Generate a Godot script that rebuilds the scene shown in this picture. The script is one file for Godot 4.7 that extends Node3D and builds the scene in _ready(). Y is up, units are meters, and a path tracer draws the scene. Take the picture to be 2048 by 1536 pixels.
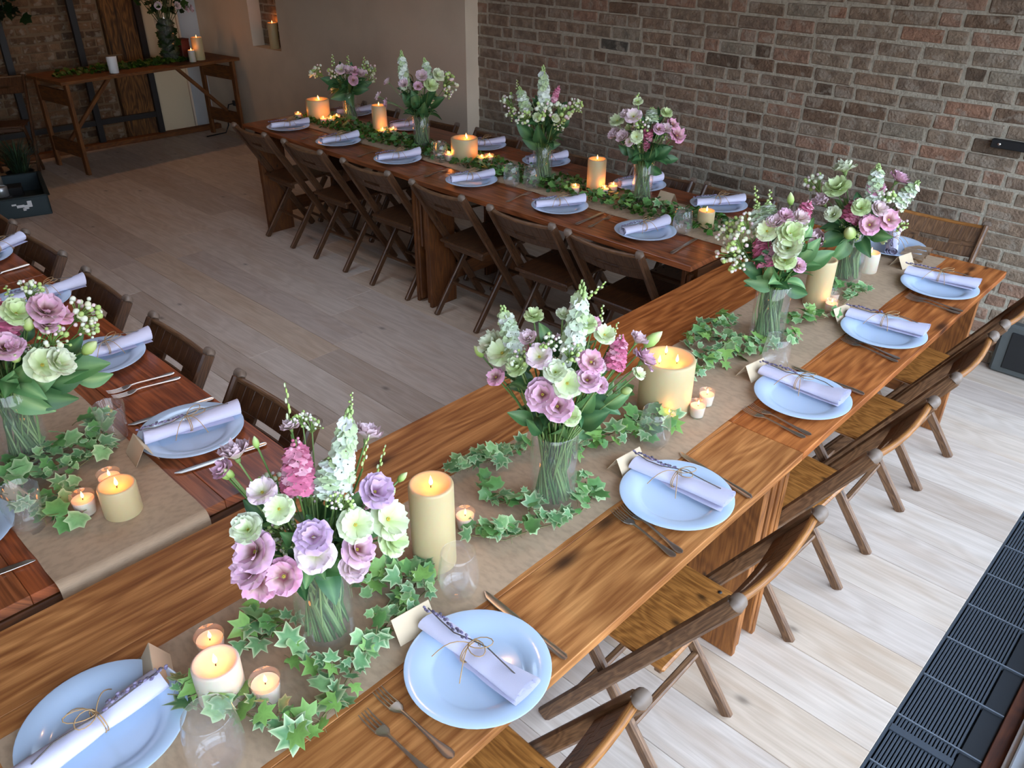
extends Node3D
# A long-table dinner in a loft: three wooden trestle tables, folding chairs, candles and bouquets, lit by daylight from the window wall, by small flames and by unseen lights overhead.

const TOP := 0.745          # height of the table tops
var M := {}                 # materials by name
var taken := {}             # names in use at top level
var rng := RandomNumberGenerator.new()
var G := {}                 # shared meshes by name


# ---------------------------------------------------------------- light, camera, all together
const WIN_TOP := 2.25       # head of the windows
const WIN_LEFT := -2.45      # their left end
const UNSEEN_ROOF_LIGHT := [1.1, 2.1, -2.6, -3.65]   # roof light out of view, placed to light the middle floor: x from, x to, z from, z to
const SKY := 10.0         # daylight
const FLAME := 0.005
const UNSEEN_LAMP_ENERGY := 0.55  # strength of the warm ceiling lamps out of view

func _ready() -> void:
	var cam := Camera3D.new()
	cam.name = "camera"
	add_child(cam)
	cam.position = cam_at
	cam_basis = Basis(Vector3.UP, deg_to_rad(-46.434)) * Basis(Vector3.RIGHT, deg_to_rad(-30.305)) * Basis(Vector3.BACK, deg_to_rad(0.402))
	cam.basis = cam_basis
	cam.fov = 51.051
	cam.near = 0.02
	cam.far = 60.0
	cam.current = true
	var sky_mat := ProceduralSkyMaterial.new()
	sky_mat.sky_top_color = rgb(186, 208, 238)
	sky_mat.sky_horizon_color = rgb(228, 234, 241)
	sky_mat.ground_horizon_color = rgb(150, 150, 150)
	sky_mat.ground_bottom_color = rgb(112, 110, 106)
	sky_mat.sky_curve = 0.15
	sky_mat.sky_energy_multiplier = 1.0
	sky_mat.ground_energy_multiplier = 0.55
	var sky := Sky.new()
	sky.sky_material = sky_mat
	var e := Environment.new()
	e.background_mode = Environment.BG_SKY
	e.sky = sky
	e.background_energy_multiplier = SKY
	e.tonemap_mode = Environment.TONE_MAPPER_LINEAR
	e.tonemap_exposure = 1.0
	e.sdfgi_enabled = true
	e.ssao_enabled = true
	e.ssil_enabled = true
	var we := WorldEnvironment.new()
	we.name = "world"
	we.environment = e
	add_child(we)
	rng.seed = 12345
	materials()
	build_room()
	build_furniture()
	build_settings()
	build_flowers()
	build_corner()


# ---------------------------------------------------------------- mesh builder
class MB:
	var v := PackedVector3Array()
	var n := PackedVector3Array()
	var t := PackedVector2Array()
	var c := PackedColorArray()
	var i := PackedInt32Array()

	func vert(p: Vector3, nn: Vector3, uv := Vector2.ZERO, col := Color.WHITE) -> int:
		v.append(p); n.append(nn); t.append(uv); c.append(col)
		return v.size() - 1

	func tri(a: int, b: int, d: int) -> void:
		if (v[d] - v[a]).cross(v[b] - v[a]).dot(n[a] + n[b] + n[d]) < 0.0:
			i.append(a); i.append(d); i.append(b)
		else:
			i.append(a); i.append(b); i.append(d)

	func quad(p: Array, nn: Vector3, uvs: Array, col := Color.WHITE) -> void:
		var k := v.size()
		for j in 4:
			vert(p[j], nn, uvs[j], col)
		tri(k, k + 1, k + 2)
		tri(k, k + 2, k + 3)

	# a box with bevelled edges; the texture runs along its longest side, from the corner uo
	func box(at: Vector3, size: Vector3, bevel := 0.002, basis := Basis(), uo := Vector2.ZERO, jitter := 0.0, r: RandomNumberGenerator = null, col := Color.WHITE) -> void:
		var h := size / 2.0
		var b: float = minf(bevel, minf(h.x, minf(h.y, h.z)) * 0.9)
		var long := size.max_axis_index()
		var o1 := (long + 1) % 3
		var o2 := (long + 2) % 3
		var shift := {}
		if jitter > 0.0:
			for a in 8:
				shift[a] = Vector3(r.randf_range(-1, 1), r.randf_range(-1, 1), r.randf_range(-1, 1)) * jitter
		var pt := func(sx: int, sy: int, sz: int, axis: int) -> Vector3:
			var s := Vector3(sx, sy, sz)
			var q := Vector3(h.x - b, h.y - b, h.z - b) * s
			q[axis] = h[axis] * s[axis]
			if jitter > 0.0:
				q += shift[(1 if sx > 0 else 0) + (2 if sy > 0 else 0) + (4 if sz > 0 else 0)]
			return q
		var uv := func(q: Vector3) -> Vector2:
			return uo + Vector2(q[long] + h[long], q[o1] + h[o1] + q[o2] + h[o2])
		var put := func(ps: Array, nn: Vector3) -> void:
			var k := v.size()
			for q in ps:
				vert(at + basis * q, (basis * nn).normalized(), uv.call(q), col)
			tri(k, k + 1, k + 2)
			if ps.size() == 4:
				tri(k, k + 2, k + 3)
		for ax in 3:
			for s in [-1, 1]:
				var ps := []
				for q in [[-1, -1], [1, -1], [1, 1], [-1, 1]]:
					var w := [0, 0, 0]
					w[ax] = s; w[(ax + 1) % 3] = q[0]; w[(ax + 2) % 3] = q[1]
					ps.append(pt.call(w[0], w[1], w[2], ax))
				var nn := Vector3.ZERO
				nn[ax] = s
				put.call(ps, nn)
		if b < 0.0004:
			return
		for ax in 3:
			var a1 := (ax + 1) % 3
			var a2 := (ax + 2) % 3
			for s1 in [-1, 1]:
				for s2 in [-1, 1]:
					var ps := []
					for q in [[-1, a1], [1, a1], [1, a2], [-1, a2]]:
						var w := [0, 0, 0]
						w[ax] = q[0]; w[a1] = s1; w[a2] = s2
						ps.append(pt.call(w[0], w[1], w[2], q[1]))
					var nn := Vector3.ZERO
					nn[a1] = s1; nn[a2] = s2
					put.call(ps, nn)
		for sx in [-1, 1]:
			for sy in [-1, 1]:
				for sz in [-1, 1]:
					put.call([pt.call(sx, sy, sz, 0), pt.call(sx, sy, sz, 1), pt.call(sx, sy, sz, 2)], Vector3(sx, sy, sz))

	# a bar between two points
	func bar(a: Vector3, b: Vector3, w: float, d: float, side := Vector3.RIGHT, bevel := 0.003, uo := Vector2.ZERO) -> void:
		var y := (b - a).normalized()
		var x := (side - y * side.dot(y)).normalized()
		box((a + b) / 2.0, Vector3(w, a.distance_to(b), d), bevel, Basis(x, y, x.cross(y)), uo)

	# turned about the y axis; profile of (radius, height)
	func lathe(pr: Array, segs := 24, at := Vector3.ZERO, col := Color.WHITE, cols: Array = []) -> void:
		var m := pr.size()
		var sn := []
		for k in m - 1:
			var d: Vector2 = (pr[k + 1] - pr[k]).normalized()
			sn.append(Vector2(d.y, -d.x))
		for k in m - 1:
			var n0: Vector2 = sn[k]
			var n1: Vector2 = sn[k]
			if k > 0 and sn[k].dot(sn[k - 1]) > 0.55:
				n0 = (sn[k] + sn[k - 1]).normalized()
			if k < m - 2 and sn[k].dot(sn[k + 1]) > 0.55:
				n1 = (sn[k] + sn[k + 1]).normalized()
			var base := v.size()
			for s in segs + 1:
				var a := TAU * s / segs
				var ca := cos(a)
				var sa := sin(a)
				vert(at + Vector3(pr[k].x * ca, pr[k].y, pr[k].x * sa), Vector3(n0.x * ca, n0.y, n0.x * sa), Vector2(float(s) / segs, pr[k].y), cols[k] if cols else col)
				vert(at + Vector3(pr[k + 1].x * ca, pr[k + 1].y, pr[k + 1].x * sa), Vector3(n1.x * ca, n1.y, n1.x * sa), Vector2(float(s) / segs, pr[k + 1].y), cols[k + 1] if cols else col)
			for s in segs:
				var q := base + s * 2
				if pr[k].x > 1e-5:
					tri(q, q + 1, q + 2)
				if pr[k + 1].x > 1e-5:
					tri(q + 1, q + 3, q + 2)

	# elliptical rings along a path; half widths rw, half heights rh
	func loft(pts: Array, rw: Array, rh: Array, sides := 8, up := Vector3.UP, col := Color.WHITE, power := 1.0) -> void:
		var m := pts.size()
		var base := v.size()
		var length := 0.0
		for k in m:
			var d: Vector3 = (pts[mini(k + 1, m - 1)] - pts[maxi(k - 1, 0)]).normalized()
			var sd := d.cross(up)
			if sd.length() < 1e-3:
				sd = d.cross(Vector3(0.3, 0.1, 1.0))
			sd = sd.normalized()
			var u := sd.cross(d).normalized()
			if k > 0:
				length += pts[k].distance_to(pts[k - 1])
			for s in sides + 1:
				var a := TAU * s / sides
				var ca := cos(a)
				var sa := sin(a)
				if power != 1.0:
					ca = signf(ca) * pow(absf(ca), power)
					sa = signf(sa) * pow(absf(sa), power)
				var w: float = maxf(rw[k], 1e-5)
				var hh: float = maxf(rh[k], 1e-5)
				vert(pts[k] + sd * (ca * w) + u * (sa * hh), (sd * (ca / w) + u * (sa / hh)).normalized(), Vector2(length, float(s) / sides * 0.1), col)
		for k in m - 1:
			for s in sides:
				var q := base + k * (sides + 1) + s
				tri(q, q + 1, q + sides + 1)
				tri(q + 1, q + sides + 2, q + sides + 1)
		for e in [0, m - 1]:
			var d: Vector3 = (pts[0] - pts[1] if e == 0 else pts[m - 1] - pts[m - 2]).normalized()
			var k0 := v.size()
			vert(pts[e], d, Vector2.ZERO, col)
			for s in sides + 1:
				vert(v[base + e * (sides + 1) + s], d, Vector2(0.01 * s, 0), col)
			for s in sides:
				tri(k0, k0 + 1 + s, k0 + 2 + s)

	func tube(pts: Array, r: float, sides := 6, col := Color.WHITE, tip := -1.0) -> void:
		var rr := []
		for k in pts.size():
			rr.append(r if tip < 0.0 else lerpf(r, tip, float(k) / (pts.size() - 1)))
		loft(pts, rr, rr, sides, Vector3.UP, col)

	# a grid of points (rows of equal length) as a thin sheet; uv in rows and columns
	func sheet(rows: Array, cols: Array = [], col := Color.WHITE, uvs := Vector2.ONE) -> void:
		var a := rows.size()
		var b: int = rows[0].size()
		var base := v.size()
		for p in a:
			for q in b:
				var du: Vector3 = rows[mini(p + 1, a - 1)][q] - rows[maxi(p - 1, 0)][q]
				var dv: Vector3 = rows[p][mini(q + 1, b - 1)] - rows[p][maxi(q - 1, 0)]
				var nn := du.cross(dv)
				if nn.length() < 1e-12:
					nn = Vector3.UP
				vert(rows[p][q], nn.normalized(), Vector2(float(p) / (a - 1) * uvs.x, float(q) / (b - 1) * uvs.y), cols[p][q] if cols else col)
		for p in a - 1:
			for q in b - 1:
				var k := base + p * b + q
				tri(k, k + 1, k + b)
				tri(k + 1, k + b + 1, k + b)

	func ball(at: Vector3, r: Vector3, segs := 8, col := Color.WHITE) -> void:
		var k := v.size()
		var pr := []
		var hs := maxi(4, segs / 2)
		for s in hs + 1:
			var a := -PI / 2 + PI * s / hs
			pr.append(Vector2(cos(a), sin(a)))
		lathe(pr, segs, Vector3.ZERO, col)
		for q in range(k, v.size()):
			n[q] = (v[q] / r).normalized()
			v[q] = at + v[q] * r

	func add(o: MB, x: Transform3D, tint := Color.WHITE) -> void:
		var k := v.size()
		var nb := x.basis.inverse().transposed()
		for q in o.v.size():
			v.append(x * o.v[q]); n.append((nb * o.n[q]).normalized()); t.append(o.t[q]); c.append(o.c[q] * tint)
		for q in o.i:
			i.append(q + k)

	func mesh() -> ArrayMesh:
		var a := []
		a.resize(Mesh.ARRAY_MAX)
		a[Mesh.ARRAY_VERTEX] = v
		a[Mesh.ARRAY_NORMAL] = n
		a[Mesh.ARRAY_TEX_UV] = t
		a[Mesh.ARRAY_COLOR] = c
		a[Mesh.ARRAY_INDEX] = i
		var m := ArrayMesh.new()
		m.add_surface_from_arrays(Mesh.PRIMITIVE_TRIANGLES, a)
		return m


# ---------------------------------------------------------------- objects
func numbered(called: String) -> String:
	var k: int = taken.get(called, 0)
	taken[called] = k + 1
	return called if k == 0 else "%s_%03d" % [called, k]


func tag(o: Node3D, label := "", category := "", group := "", kind := "") -> Node3D:
	for p in [["label", label], ["category", category], ["group", group], ["kind", kind]]:
		if p[1]:
			o.set_meta(p[0], p[1])
	return o


func thing(called: String, label: String, category: String, at := Vector3.ZERO, turn := 0.0, group := "") -> Node3D:
	var o := Node3D.new()
	o.name = numbered(called)
	add_child(o, true)
	o.position = at
	o.rotation.y = turn
	return tag(o, label, category, group)


func part(called: String, mesh: Mesh, mat: Material, parent: Node3D, x := Transform3D()) -> MeshInstance3D:
	var o := MeshInstance3D.new()
	o.name = called
	o.mesh = mesh
	o.material_override = mat
	o.transform = x
	parent.add_child(o, true)
	return o


func single(called: String, mesh: Mesh, mat: Material, label: String, category: String, at := Vector3.ZERO, turn := 0.0, group := "") -> MeshInstance3D:
	var o := MeshInstance3D.new()
	o.name = numbered(called)
	o.mesh = mesh
	o.material_override = mat
	o.position = at
	o.rotation.y = turn
	add_child(o, true)
	tag(o, label, category, group)
	return o


func struct(called: String, mesh: Mesh, mat: Material) -> MeshInstance3D:
	var o := MeshInstance3D.new()
	o.name = numbered(called)
	o.mesh = mesh
	o.material_override = mat
	add_child(o, true)
	o.set_meta("kind", "structure")
	return o


func copy(src: Node3D, at: Vector3, turn: float, label: String, group := "") -> Node3D:
	var o: Node3D = src.duplicate()
	o.name = numbered(String(src.name).rstrip("0123456789").rstrip("_"))
	add_child(o, true)
	o.position = at
	o.rotation = Vector3(0, turn, 0)
	o.set_meta("label", label)
	if group:
		o.set_meta("group", group)
	return o


func rgb(r: int, g: int, b: int) -> Color:      # an sRGB colour
	return Color(r / 255.0, g / 255.0, b / 255.0)


func lin(r: int, g: int, b: int) -> Color:      # the same as a linear vertex colour
	return rgb(r, g, b).srgb_to_linear()


func mat(called: String, col: Color, rough := 0.6, tex: Texture2D = null, more := {}) -> StandardMaterial3D:
	var m := StandardMaterial3D.new()
	m.resource_name = called
	m.albedo_color = col
	m.roughness = rough
	if tex:
		m.albedo_texture = tex
	for k in more:
		m.set(k, more[k])
	M[called] = m
	return m


func ramp_noise(seed_: int, size: int, freq: float, octaves := 4, seamless := true) -> Image:
	var f := FastNoiseLite.new()
	f.seed = seed_
	f.frequency = freq
	f.fractal_octaves = octaves
	return f.get_seamless_image(size, size) if seamless else f.get_image(size, size)


# long grain along x: streaks, wavy growth rings and a few knots
func wood(seed_: int, w: int, h: int, dark: Color, light: Color, rings: float, knots: int, contrast := 1.0, stain := 0.0, stain_col := Color.BLACK, coarse := 55.0, knot_dark := 0.85) -> ImageTexture:
	var f := FastNoiseLite.new()
	f.seed = seed_
	f.frequency = 1.0
	f.fractal_octaves = 3
	var r := RandomNumberGenerator.new()
	r.seed = seed_ * 77 + 5
	var kn := []
	for k in knots:
		kn.append([r.randf() * w, r.randf() * h, r.randf_range(0.012, 0.03) * h])
	var out := PackedByteArray()
	out.resize(w * h * 3)
	var q := 0
	for y in h:
		var fy := float(y) / h
		for x in w:
			var fx := float(x) / w
			var warp := f.get_noise_2d(fx * 2.2, fy * 3.0)
			var sw := 0.0
			var kd := 0.0
			for k in kn:
				var dx: float = (x - k[0]) / (2.2 * k[2])
				var dy: float = (y - k[1]) / k[2]
				if absf(dx) < 7.0 and absf(dy) < 7.0:
					var d2 := dx * dx + dy * dy
					sw += 0.9 * exp(-d2 * 0.12) * signf(dy)
					kd = maxf(kd, exp(-d2 * 0.9))
			var ring := sin((fy * rings + warp * 3.0 + sw * 0.35) * TAU)
			var streak := f.get_noise_2d(fx * 5.0 + 40.0, (fy + sw * 0.012) * coarse)
			var fine := f.get_noise_2d(fx * 22.0 + 9.0, fy * coarse * 4.5)
			var tt := 0.52 + contrast * (0.20 * ring + 0.46 * streak + 0.20 * fine)
			var cc := dark.lerp(light, clampf(tt, 0.0, 1.0))
			if stain > 0.0:
				var s := clampf((f.get_noise_2d(fx * 3.0 + 90.0, fy * 7.0) - 0.12) * 3.0, 0.0, 1.0)
				cc = cc.lerp(stain_col, s * stain)
			cc = cc.lerp(dark * 0.45, kd * knot_dark)
			out[q] = int(clampf(cc.r, 0, 1) * 255); out[q + 1] = int(clampf(cc.g, 0, 1) * 255); out[q + 2] = int(clampf(cc.b, 0, 1) * 255)
			q += 3
	return ImageTexture.create_from_image(Image.create_from_data(w, h, false, Image.FORMAT_RGB8, out))


# grey speckle between two tones
func speckle(seed_: int, size: int, freq: float, lo: float, hi: float, tint := Color.WHITE, octaves := 5) -> ImageTexture:
	var im := ramp_noise(seed_, size, freq, octaves)
	im.convert(Image.FORMAT_L8)
	var d := im.get_data()
	var out := PackedByteArray()
	out.resize(size * size * 3)
	for k in d.size():
		var s := lerpf(lo, hi, d[k] / 255.0)
		out[k * 3] = int(clampf(s * tint.r, 0, 1) * 255); out[k * 3 + 1] = int(clampf(s * tint.g, 0, 1) * 255); out[k * 3 + 2] = int(clampf(s * tint.b, 0, 1) * 255)
	return ImageTexture.create_from_image(Image.create_from_data(size, size, false, Image.FORMAT_RGB8, out))


func bumps(seed_: int, size: int, freq: float, strength: float, octaves := 4) -> ImageTexture:
	var im := ramp_noise(seed_, size, freq, octaves)
	im.convert(Image.FORMAT_RGBA8)
	im.bump_map_to_normal_map(strength)
	return ImageTexture.create_from_image(im)


func materials() -> void:
	var pine := wood(3, 2048, 512, rgb(118, 66, 28), rgb(206, 142, 82), 3.2, 10, 0.85, 0.0, Color.BLACK, 24.0)
	var mahog := wood(11, 1024, 512, rgb(100, 52, 26), rgb(170, 98, 56), 2.2, 4, 1.1)
	var oak := wood(21, 2048, 512, rgb(186, 170, 154), rgb(224, 211, 198), 2.0, 2, 0.62, 0.22, rgb(180, 152, 126), 64.0, 0.5)
	var chair := wood(31, 1024, 256, rgb(74, 50, 32), rgb(138, 102, 70), 2.5, 3, 1.0)
	var seat := wood(41, 1024, 256, rgb(112, 70, 30), rgb(178, 122, 62), 2.0, 4, 1.0)
	var s_pine := Vector3(1.0 / 2.4, 1.0 / 0.5, 1)
	mat("pine", rgb(255, 255, 255), 0.6, pine, {"metallic_specular": 0.35, "uv1_scale": s_pine})
	mat("pine_warm", rgb(250, 226, 208), 0.55, pine, {"metallic_specular": 0.35, "uv1_scale": s_pine})
	mat("pine_pale", rgb(238, 238, 232), 0.6, pine, {"uv1_scale": Vector3(0.6, 2.4, 1)})
	mat("mahogany", rgb(255, 255, 255), 0.32, mahog, {"uv1_scale": s_pine})
	mat("mahogany_red", rgb(255, 232, 214), 0.32, mahog, {"uv1_scale": s_pine})
	var tints := [rgb(250, 246, 242), rgb(255, 250, 243), rgb(240, 236, 234), rgb(250, 240, 226), rgb(234, 228, 222), rgb(255, 253, 250)]
	for k in tints.size():
		mat("oak_%d" % k, tints[k], 0.5, oak, {"uv1_scale": Vector3(1.0 / 2.4, 1.0 / 0.8, 1)})
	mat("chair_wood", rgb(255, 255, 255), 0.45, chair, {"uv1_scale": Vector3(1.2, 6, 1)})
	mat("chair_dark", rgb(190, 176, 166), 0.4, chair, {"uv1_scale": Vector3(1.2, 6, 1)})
	mat("chair_pale", rgb(255, 250, 240), 0.5, seat, {"uv1_scale": Vector3(1.2, 6, 1)})
	mat("cap_wood", rgb(118, 102, 88), 0.5)
	mat("seat_wood", rgb(255, 250, 240), 0.38, seat, {"uv1_scale": Vector3(1.2, 3, 1)})
	mat("trestle_dark", rgb(168, 146, 118), 0.6, seat, {"uv1_scale": Vector3(0.8, 2.4, 1)})
	mat("trestle_wood", rgb(235, 218, 204), 0.6, seat, {"uv1_scale": Vector3(0.8, 2.4, 1)})
	mat("old_wood", rgb(186, 166, 128), 0.7, seat, {"uv1_scale": Vector3(0.8, 2.4, 1)})
	mat("post_wood", rgb(176, 152, 116), 0.85, wood(51, 256, 512, rgb(84, 64, 40), rgb(190, 150, 100), 6.0, 6, 1.3), {"uv1_scale": Vector3(0.7, 1.6, 1)})
	var brick_tex := speckle(61, 512, 0.012, 0.78, 1.14, Color(0.97, 0.96, 0.95))
	var brick_bump := bumps(62, 512, 0.04, 6.0)
	var tri := {"uv1_triplanar": true, "uv1_world_triplanar": true, "uv1_scale": Vector3(2.3, 2.3, 2.3), "normal_enabled": true, "normal_texture": brick_bump, "normal_scale": 0.8}
	var bricks := [rgb(137, 116, 96), rgb(130, 111, 92), rgb(147, 117, 97), rgb(126, 108, 91), rgb(136, 119, 100), rgb(131, 115, 97), rgb(114, 92, 73), rgb(96, 80, 64), rgb(84, 80, 70), rgb(136, 126, 109), rgb(148, 113, 91)]
	var lime := Image.create(8, 8, false, Image.FORMAT_RGBA8)
	lime.fill(rgb(150, 139, 123))
	var lime_tex := ImageTexture.create_from_image(lime)
	var smear := ramp_noise(69, 512, 0.007, 5)
	smear.convert(Image.FORMAT_L8)
	var sd := smear.get_data()
	for k in sd.size():
		sd[k] = int(clampf((sd[k] / 255.0 - 0.60) * 3.5, 0.0, 0.5) * 255)
	var smear_tex := ImageTexture.create_from_image(Image.create_from_data(512, 512, false, Image.FORMAT_L8, sd))
	tri.merge({"detail_enabled": true, "detail_albedo": lime_tex, "detail_mask": smear_tex, "detail_blend_mode": BaseMaterial3D.BLEND_MODE_MIX})
	for k in bricks.size():
		mat("brick_%d" % k, bricks[k], 0.9, brick_tex, tri)
	for k in 4:
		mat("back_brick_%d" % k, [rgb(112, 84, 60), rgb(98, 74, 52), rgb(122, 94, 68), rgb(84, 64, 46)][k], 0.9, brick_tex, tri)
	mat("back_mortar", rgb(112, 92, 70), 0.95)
	mat("mortar", rgb(166, 158, 140), 0.95, speckle(63, 512, 0.02, 0.85, 1.08), {"uv1_triplanar": true, "uv1_world_triplanar": true, "uv1_scale": Vector3(3, 3, 3), "normal_enabled": true, "normal_texture": brick_bump, "normal_scale": 0.6})
	mat("plaster", rgb(212, 194, 170), 0.85, speckle(64, 256, 0.01, 0.96, 1.02), {"uv1_triplanar": true, "uv1_world_triplanar": true, "uv1_scale": Vector3(0.8, 0.8, 0.8)})
	mat("white_paint", rgb(226, 226, 224), 0.6)
	mat("unseen_ceiling_tone", rgb(166, 146, 126), 0.9)  # ceiling out of view, toned for how much light it bounces
	mat("unseen_wall_dark", rgb(104, 82, 70), 0.9)  # left wall out of view, kept dark to cut bounced light
	mat("cream_paint", rgb(206, 190, 158), 0.7)
	mat("grey_paint", rgb(176, 180, 182), 0.6)
	mat("black_steel", rgb(26, 24, 23), 0.5)
	mat("black_plastic", rgb(20, 22, 23), 0.55)
	mat("crate_plastic", rgb(28, 48, 52), 0.5)
	mat("box_grey", rgb(74, 78, 76), 0.6)
	mat("grille_slat", rgb(70, 77, 84), 0.45, null, {"metallic": 0.3})
	mat("grille_bar", rgb(124, 131, 138), 0.4, null, {"metallic": 0.4})
	mat("pit", rgb(30, 33, 36), 0.8)
	mat("sill_wood", rgb(150, 112, 80), 0.6, seat, {"uv1_scale": Vector3(0.8, 2.4, 1)})
	mat("china", rgb(190, 209, 229), 0.16, null, {"clearcoat_enabled": true, "clearcoat": 0.4, "clearcoat_roughness": 0.08})
	var weave := bumps(66, 256, 0.25, 3.0, 2)
	mat("linen", rgb(208, 205, 224), 0.9, null, {"normal_enabled": true, "normal_texture": weave, "normal_scale": 0.3, "uv1_scale": Vector3(4, 4, 1), "backlight_enabled": true, "backlight": Color(0.2, 0.2, 0.2)})
	mat("twine", rgb(176, 142, 98), 0.9)
	mat("lavender", rgb(255, 255, 255), 0.85, null, {"vertex_color_use_as_albedo": true})
	mat("kraft", rgb(178, 150, 120), 0.8, speckle(65, 512, 0.02, 0.9, 1.06), {"uv1_scale": Vector3(2, 1, 1)})
	mat("card", rgb(206, 184, 152), 0.8, speckle(67, 128, 0.05, 0.95, 1.03))
	mat("wax", rgb(192, 174, 130), 0.45, null, {"subsurf_scatter_enabled": true, "subsurf_scatter_strength": 0.45})
	mat("wax_white", rgb(200, 190, 170), 0.45, null, {"subsurf_scatter_enabled": true, "subsurf_scatter_strength": 0.5})
	mat("wick", rgb(40, 30, 24), 0.9)
	mat("flame", rgb(255, 214, 150), 0.5, null, {"emission_enabled": true, "emission": rgb(255, 206, 138), "emission_energy_multiplier": 3.0})
	mat("pane", Color(1, 1, 1, 0.01), 0.02, null, {"transparency": BaseMaterial3D.TRANSPARENCY_ALPHA})
	mat("glass", Color(1, 1, 1, 0.02), 0.02, null, {"transparency": BaseMaterial3D.TRANSPARENCY_ALPHA, "metallic_specular": 0.46})
	mat("water", Color(0.6, 0.8, 0.6, 0.02), 0.02, null, {"transparency": BaseMaterial3D.TRANSPARENCY_ALPHA, "metallic_specular": 0.25})
	mat("silver", rgb(206, 194, 182), 0.36, null, {"metallic": 1.0})
	mat("steel_blade", rgb(206, 200, 192), 0.32, null, {"metallic": 1.0})
	mat("leaf", rgb(255, 255, 255), 0.5, null, {"vertex_color_use_as_albedo": true, "backlight_enabled": true, "backlight": Color(0.22, 0.26, 0.14)})
	mat("petal", rgb(255, 255, 255), 0.75, null, {"vertex_color_use_as_albedo": true, "backlight_enabled": true, "backlight": Color(0.4, 0.38, 0.38)})
	mat("stem", rgb(92, 122, 62), 0.6)
	mat("twig", rgb(96, 74, 50), 0.9)
	mat("unseen_ceiling_lamp", rgb(255, 220, 170), 0.5, null, {"emission_enabled": true, "emission": rgb(255, 206, 150), "emission_energy_multiplier": 2.0})  # glowing face of the ceiling lamps out of view
	mat("tin", rgb(206, 206, 204), 0.35, null, {"metallic": 0.7})
	mat("white_mark", rgb(220, 222, 222), 0.6)


# ---------------------------------------------------------------- the room
var cam_at := Vector3(0, 1.945, 0)
var cam_basis := Basis()

func in_view(p: Vector3, margin := 1.06) -> float:      # 0 outside the frame, else how large a metre shows there
	var q := cam_basis.inverse() * (p - cam_at)
	if q.z > -0.1:
		return 0.0
	var k := tan(deg_to_rad(51.05) / 2.0)
	if absf(q.x / -q.z) > k * 4.0 / 3.0 * margin or absf(q.y / -q.z) > k * margin:
		return 0.0
	return 1.0 / -q.z


# a brick face: rows of stretchers and headers with recessed joints; across(u, v, out) turns wall coordinates into a place
func brickwork(wall: Node3D, u0: float, u1: float, v0: float, v1: float, across: Callable, turn: Basis, seed_: int, gap_test: Callable, most: int, tone := 0) -> void:
	var r := RandomNumberGenerator.new()
	r.seed = seed_
	var course := 0.0715
	var shapes := {}
	for kind in 2:
		for k in 4:
			var b := MB.new()
			b.box(Vector3.ZERO, Vector3(0.207 if kind == 0 else 0.097, 0.0615, 0.05), 0.006, Basis(), Vector2.ZERO, 0.0022, r)
			shapes[kind * 4 + k] = b
	var all := []
	var rows := int((v1 - v0) / course)
	for row in rows:
		var v := v0 + (row + 0.5) * course
		var u := u0 - r.randf() * 0.2
		while u < u1:
			var kind := 1 if r.randf() < 0.3 else 0
			var w := (0.215 if kind == 0 else 0.105) * r.randf_range(0.95, 1.04)
			var a := maxf(u, u0)
			var e := minf(u + w, u1)
			if e - a > 0.03:
				var mid := (a + e) / 2.0
				if gap_test.call(mid, v):
					var k := kind * 4 + r.randi() % 4
					var wob := 0.007 * sin(mid * 2.3 + row * 0.5) + r.randf_range(-0.0035, 0.0035)
					var p: Vector3 = across.call(mid, v + wob, r.randf_range(-0.0222, -0.0190))
					var sx := (e - a - 0.0095) / (0.207 if kind == 0 else 0.097)
					var bs := turn * Basis(Vector3(0, 0, 1), r.randf_range(-0.02, 0.02)).scaled_local(Vector3(sx * r.randf_range(0.97, 1.01), r.randf_range(0.93, 1.07), 1))
					var tt := r.randf()
					var m := r.randi() % 6
					if tt < 0.08: m = 6
					elif tt < 0.11: m = 7
					elif tt < 0.135: m = 8
					elif tt < 0.20: m = 9
					elif tt < 0.27: m = 10
					all.append([in_view(p), k, m, Transform3D(bs, p)])
			u += w
	all.sort_custom(func(x, y): return x[0] > y[0])
	var built := {}
	var rest := {}
	for j in all.size():
		var a: Array = all[j]
		if j < most and a[0] > 0.0:
			if not built.has(a[1]):
				built[a[1]] = shapes[a[1]].mesh()
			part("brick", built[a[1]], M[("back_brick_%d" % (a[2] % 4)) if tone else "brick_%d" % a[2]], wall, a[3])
		else:
			if not rest.has(a[2] % 6):
				rest[a[2] % 6] = MB.new()
			rest[a[2] % 6].add(shapes[a[1]], a[3])
	for k in rest:
		part("brick", rest[k].mesh(), M[("back_brick_%d" % (k % 4)) if tone else "brick_%d" % k], wall).set_meta("kind", "stuff")


func slab(at: Vector3, size: Vector3, bevel := 0.002) -> ArrayMesh:
	var b := MB.new()
	b.box(at, size, bevel)
	return b.mesh()


func span(a: Vector3, b: Vector3, bevel := 0.002) -> ArrayMesh:
	return slab((a + b) / 2.0, (b - a).abs(), bevel)


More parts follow.
